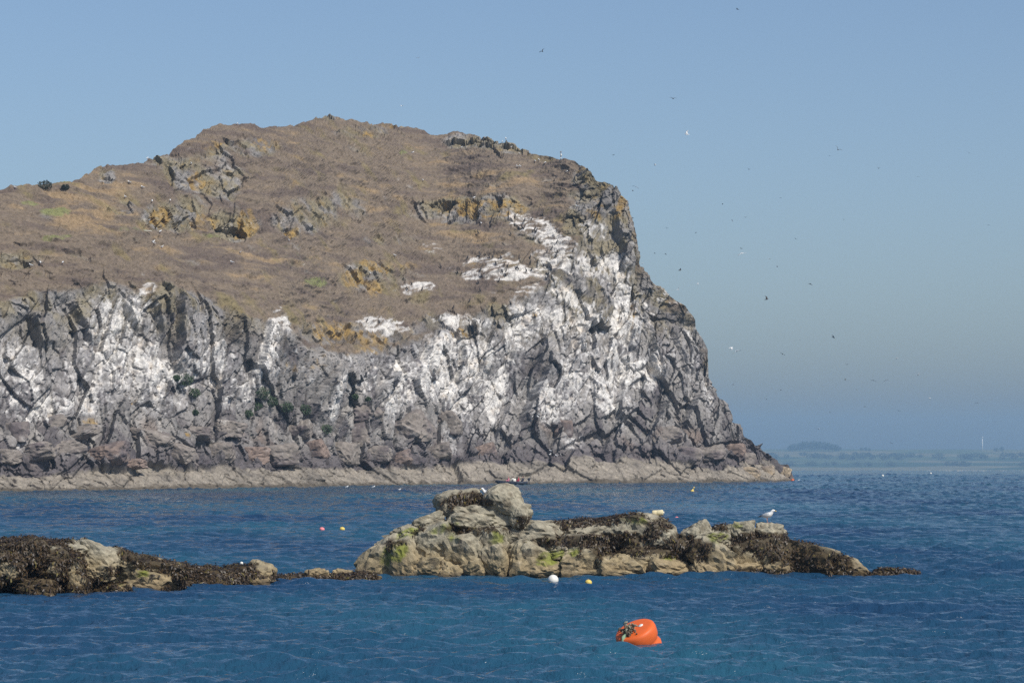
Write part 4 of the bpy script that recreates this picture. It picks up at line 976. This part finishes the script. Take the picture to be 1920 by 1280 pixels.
for lst, lab, grp in ((TINY_HI, 'tiny distant seabirds in the upper sky', 'distant birds high in the sky'), (TINY_LO, 'tiny distant seabirds low over the sea', 'distant birds low over the sea')):
    for j, (x, y, sz, dk) in enumerate(sorted(lst)):
        sz *= 1.5
        D = min(random.uniform(520, 900), 90 * F / (HOR - y)); o = link('seabird', FLY[(random.choice((-12, 18, 42)), dk)]); o.location = at(x, y, D)
        sc_ = sz * D / F / 1.2; o.scale = (sc_,) * 3; o.rotation_euler = (R(random.uniform(-30, 30)), R(random.uniform(-10, 10)), random.uniform(0, 6.28))
        tag(o, ordinal(j) + ' from the left of the ' + lab, 'seabird', grp)
for x, yw, lab in ((650, 913.5, 'leftmost white gull floating on the water below the island'), (700, 913.5, 'middle white gull floating on the water below the island'), (748, 919, 'right-hand white gull floating on the water nearer than the other two'), (1497, 901.3, 'white gull on the water just off the right tip of the island')):
    D = sea_D(yw); o = link('gull', GULLM); q = at(x, yw, D); o.location = (q.x, q.y, -.17); o.rotation_euler.z = random.uniform(-.6, .6); tag(o, lab, 'gull')

# ------------------------------------------------------------------ mast, plank, boat
pt, n, c = isl(1051, 299)
root = empty('mast', (pt[0], pt[1] + .3, pt[2] - .2)); tag(root, 'thin grey mast with small boxes on the skyline above the cliff', 'mast')
b = MB(); b.loft([(0, 0, 0), (0, 0, 1.72)], [.085, .075], M['metal'], 8); b.build('pole', root)
b = MB(); b.box((0, 0, 1.68), (.13, .1, .09), M['metal']); b.build('top_box', root)
b = MB(); b.box((.06, -.08, 1.15), (.1, .03, .17), M['wplast']); b.build('panel', root)
b = MB(); b.box((0, -.06, .62), (.07, .05, .12), M['wplast']); b.build('control_box', root)
pt, n, c = isl(277, 433)
o = MB(); o.box((0, 0, .12), (.62, .2, .05), M['wood'], Matrix.Rotation(R(4), 4, 'Y')); o.box((-.25, 0, .18), (.3, .17, .012), M['green'], Matrix.Rotation(R(4), 4, 'Y'))
o = o.build('plank', None, False); o.location = (pt[0], pt[1] - .3, pt[2] + .05); tag(o, 'pale plank lying on the grass at the foot of the ochre crags', 'plank')
def build_boat():
    D = sea_D(908.5); c = at(962, 908.5, D); c.z = 0
    root = empty('inflatable_boat', c); tag(root, 'dark inflatable motor boat with people aboard below the cliff', 'boat')
    for sd in (-1, 1):
        b = MB(); b.loft([(2.1, sd * .75, .28), (0.6, sd * .78, .28), (-1.2, sd * .72, .32), (-2.0, sd * .45, .42), (-2.45, sd * .05, .5)], [.2, .23, .23, .21, .17], M['rubber'], 12); b.build('tube', root)
    b = MB(); b.loft([(2.0, 0, .12), (0, 0, .08), (-1.6, 0, .16), (-2.3, 0, .34)], [(.66, .16), (.7, .2), (.5, .18), (.1, .1)], M['hull'], 12); b.build('hull', root)
    b = MB(); b.box((.2, 0, .55), (.22, .28, .32), M['wplast']); b.build('console', root)
    b = MB(); b.box((2.0, 0, .38), (.05, .55, .3), M['hull']); b.build('transom', root)
    b = MB(); b.loft([(2.2, 0, .98), (2.28, 0, .82), (2.28, 0, .62)], [(.15, .2), (.19, .24), (.1, .12)], M['rubber'], 10, up=(1, 0, 0)); b.loft([(2.28, 0, .65), (2.3, 0, -.25)], [.08, .06], M['rubber'], 8, up=(1, 0, 0)); b.build('outboard_engine', root)
    def person(x, y, mat, label, facing, lean=0.0):
        pr = empty('person', (c.x + x, c.y + y, .42)); pr.rotation_euler.z = facing; tag(pr, label, 'person')
        vs = [(0, 0, .02), (lean * .3, 0, .25), (lean, 0, .47), (lean, 0, .56), (lean * .9, .19, .46), (lean + .14, .24, .24), (lean + .33, .16, .2), (lean * .9, -.19, .46), (lean + .14, -.24, .24), (lean + .33, -.16, .2), (.38, .1, .05), (.44, .1, -.34), (.38, -.1, .05), (.44, -.1, -.34)]
        ed = [(0, 1), (1, 2), (2, 3), (2, 4), (4, 5), (5, 6), (2, 7), (7, 8), (8, 9), (0, 10), (10, 11), (0, 12), (12, 13)]
        rd = [.16, .16, .13, .06, .075, .055, .042, .075, .055, .042, .085, .06, .085, .06]
        me = bpy.data.meshes.new('body'); me.from_pydata(vs, ed, []); o = link('body', me, mat, pr)
        sk = o.modifiers.new('skin', 'SKIN')
        for v, q in zip(me.skin_vertices[0].data, rd): v.radius = (q, q)
        me.skin_vertices[0].data[0].use_root = True
        o.modifiers.new('sub', 'SUBSURF').levels = 1
        b = MB(); b.loft([(lean, 0, .56), (lean + .01, 0, .62), (lean + .02, 0, .69), (lean + .015, 0, .76), (lean, 0, .79)], [(.05, .055), (.07, .085), (.078, .098), (.068, .08), (.03, .035)], M['skin'], 10, up=(1, 0, 0))
        b.loft([(lean + .09, 0, .67), (lean + .125, 0, .655)], [.018, .012], M['skin'], 6); hd = b.build('head', pr)
        b = MB(); b.loft([(lean - .03, 0, .66), (lean - .02, 0, .73), (lean - .005, 0, .79), (lean, 0, .81)], [(.075, .085), (.085, .1), (.06, .07), (.02, .02)], M['hair'], 10, up=(1, 0, 0)); b.build('hair', hd)
    person(-.62, -.35, M['pinkj'], 'person in a pink jacket seated at the front of the boat', R(200), .02)
    person(.0, .35, M['wplast'], 'person in a pale top seated in the middle of the boat', R(160))
    person(.85, -.3, M['red'], 'person in a dark red jacket seated near the stern', R(185), .04)
    person(1.45, .2, M['navy'], 'person in dark clothes beside the outboard engine', R(180))
build_boat()

# ------------------------------------------------------------------ shrubs and far trees
def leaf_mass(name, n, rad, seed, leaf, flat=1.0, hollow=.35):
    """many small leaf faces through an uneven crown"""
    r = np.random.default_rng(seed)
    d = r.normal(size=(n, 3)); d /= np.linalg.norm(d, axis=1, keepdims=True)
    lump = 1 + .45 * fbm(d * 1.9 + seed, 3, seed)
    q = d * (lump * (hollow + (1 - hollow) * r.random(n) ** .5))[:, None] * rad
    q[:, 2] *= flat
    a = r.normal(size=(n, 3)); a /= np.linalg.norm(a, axis=1, keepdims=True); b_ = np.cross(a, r.normal(size=(n, 3))); b_ /= np.linalg.norm(b_, axis=1, keepdims=True)
    L = leaf * r.uniform(.6, 1.4, n)[:, None]
    V = np.stack([q - a * L, q + b_ * L * .5, q + a * L, q - b_ * L * .5], 1).reshape(-1, 3)
    return V, np.arange(n * 4).reshape(-1, 4)
def foliage_mat(name, c1, c2):
    t = NT(name); g = t.n('NewGeometry'); nz = t.n('TexNoise'); nz.inputs['Scale'].default_value = 1.7; t.l(g.outputs['Position'], nz.inputs['Vector'])
    mx = t.n('Mix', data_type='RGBA'); mx.inputs[6].default_value = (*c1, 1); mx.inputs[7].default_value = (*c2, 1); t.l(nz.outputs['Fac'], mx.inputs[0]); t.l(mx.outputs[2], t.b.inputs['Base Color'])
    t.b.inputs['Roughness'].default_value = .7; return t.m
MALLOW = foliage_mat('mallow_leaf', (.035, .06, .03), (.08, .12, .05)); BUSH = foliage_mat('bush_leaf', (.035, .045, .03), (.07, .075, .05)); BARK = simple('bark', (.09, .07, .05), .9); FAR = foliage_mat('far_leaf', (.03, .05, .025), (.06, .085, .04))
def shrub(x, y, r_px, label, mat=MALLOW, seed=0, flat=.85, grp=None):
    pt, n, c = isl(x, y); r_ = r_px * pt[1] / F
    root = empty('shrub', (pt[0], pt[1] - .1, pt[2] - r_ * (.6 if y > 400 else .42))); tag(root, label, 'shrub', grp)
    V, f = leaf_mass('crown', 520, r_, 700 + seed, .11, flat)
    link('crown', np_mesh('crown', V + np.array([0, -.15, r_ * .75]), f, False), mat, root)
    b = MB(); rr = random.Random(seed)
    for k in range(4): b.loft([(0, 0, -.2), (rr.uniform(-.3, .3) * r_, rr.uniform(-.3, .1) * r_, r_ * .5), (rr.uniform(-.6, .6) * r_, rr.uniform(-.4, .2) * r_, r_ * 1.1)], [.045, .03, .012], BARK, 5)
    b.build('stem', root)
for i, (x, y, rp, lab) in enumerate([(350,716,14,'dark green shrub below the left white cliff, larger of a pair'),(368,737,11,'dark green shrub at the lower right of the larger one below the left cliff'),(334,708,7,'small green shrub left of the larger pair below the left cliff'),(366,772,6,'small green shrub low on the left cliff under the pair'),
    (495,738,14,'tall green shrub at the foot of the white diagonal streak'),(512,754,12,'green shrub right of the tall one at the foot of the streak'),(484,764,13,'broad green shrub under the tall one at the streak foot'),(468,776,9,'lowest green shrub left of the streak group'),(541,762,12,'green shrub in the middle of the row right of the streak'),
    (572,771,12,'green shrub beside the dark cliff notch at the row end'),(613,803,12,'green shrub alone above the foot boulders in mid cliff'),(692,747,6,'small green shrub by the white chute in mid cliff'),(664,746,6,'small green tuft left of the white chute in mid cliff')]):
    shrub(x, y, rp, lab, seed=i)
shrub(87, 351, 14, 'dark rounded bush on the skyline at the far left', BUSH, 41, .6)
shrub(124, 351, 8, 'thin low bush on the skyline right of the rounded bush', BUSH, 42, .6)
def far_tree(x, vv, h, w, label, mesh, grp):
    q = coast_at(x, vv); root = empty('tree', q - np.array([0, 0, 1.5])); tag(root, label, 'tree', grp)
    o = link('crown', mesh, FAR, root); o.scale = (w / 2, w / 2, h * .42); o.location = (0, 0, h * .6); o.rotation_euler.z = random.uniform(0, 6)
    b = MB(); b.loft([(0, 0, 0), (0, 0, h * .3), (.3, 0, h * .7)], [.5, .4, .15], BARK, 6); b.build('trunk', root)
CROWNS = []
for k in range(3):
    V, f = leaf_mass('crown', 900, 1.0, 800 + k, .09, 1.0, .3); CROWNS.append(np_mesh('crown', V, f, False))
for i in range(15):
    x = 1499 + i * 6.9 + random.uniform(-1.5, 1.5); e = 1 - abs((i - 7) / 8.2) ** 2.2
    far_tree(x, .74 + random.uniform(-.02, .02), 9 + 15 * e, 13 + 5 * e, ordinal(i) + ' tree from the left in the rounded clump on the far shore', CROWNS[i % 3], 'clump on the far shore')
for x, h, w_ in ((1640, 9, 'left-hand'), (1648, 10, 'middle'), (1655, 7, 'right-hand')): far_tree(x, .75, h, 9, w_ + ' of three small trees left of the white mast on the far shore', CROWNS[0], 'small trees on the far shore')
for x, h, w_ in ((1900, 10, 'nearest to'), (1911, 12, 'second from')): far_tree(x, .72, h, 12, 'far shore tree ' + w_ + ' the white mast on its right', CROWNS[1], 'trees right of the mast')
def woodland():
    r = np.random.default_rng(77); VV, FF = [], []; o = 0
    for i in range(150):
        x = r.uniform(1380, 2150); vv = r.uniform(.42, .56) if r.random() < .8 else r.uniform(.2, .24)
        if 0.5 < (x * .013) % 1 < .62: continue
        q = coast_at(x, vv); V, f = leaf_mass('w', 160, 1.0, 900 + i % 9, .2, 1, .3)
        VV.append(V * np.array([r.uniform(7, 14), 8, r.uniform(3.5, 6)]) + q + np.array([0, 0, 4])); FF.append(f + o); o += len(V)
    ob = link('woodland', np_mesh('woodland', np.concatenate(VV), np.concatenate(FF), False), FAR); tag(ob, 'dark belts of woodland along the hazy far shore', kind='stuff')
woodland()
q = coast_at(1873, .7); root = empty('white_mast', q); tag(root, 'tall thin white mast on the hazy far shore', 'mast')
b = MB(); b.loft([(0, 0, -2), (0, 0, 33)], [1.2, .8], M['wplast'], 10, up=(0, 1, 0)); b.build('tower', root)
b = MB(); b.box((0, -.5, 34), (1.1, 2.0, 1.1), M['wplast']); b.build('head', root)
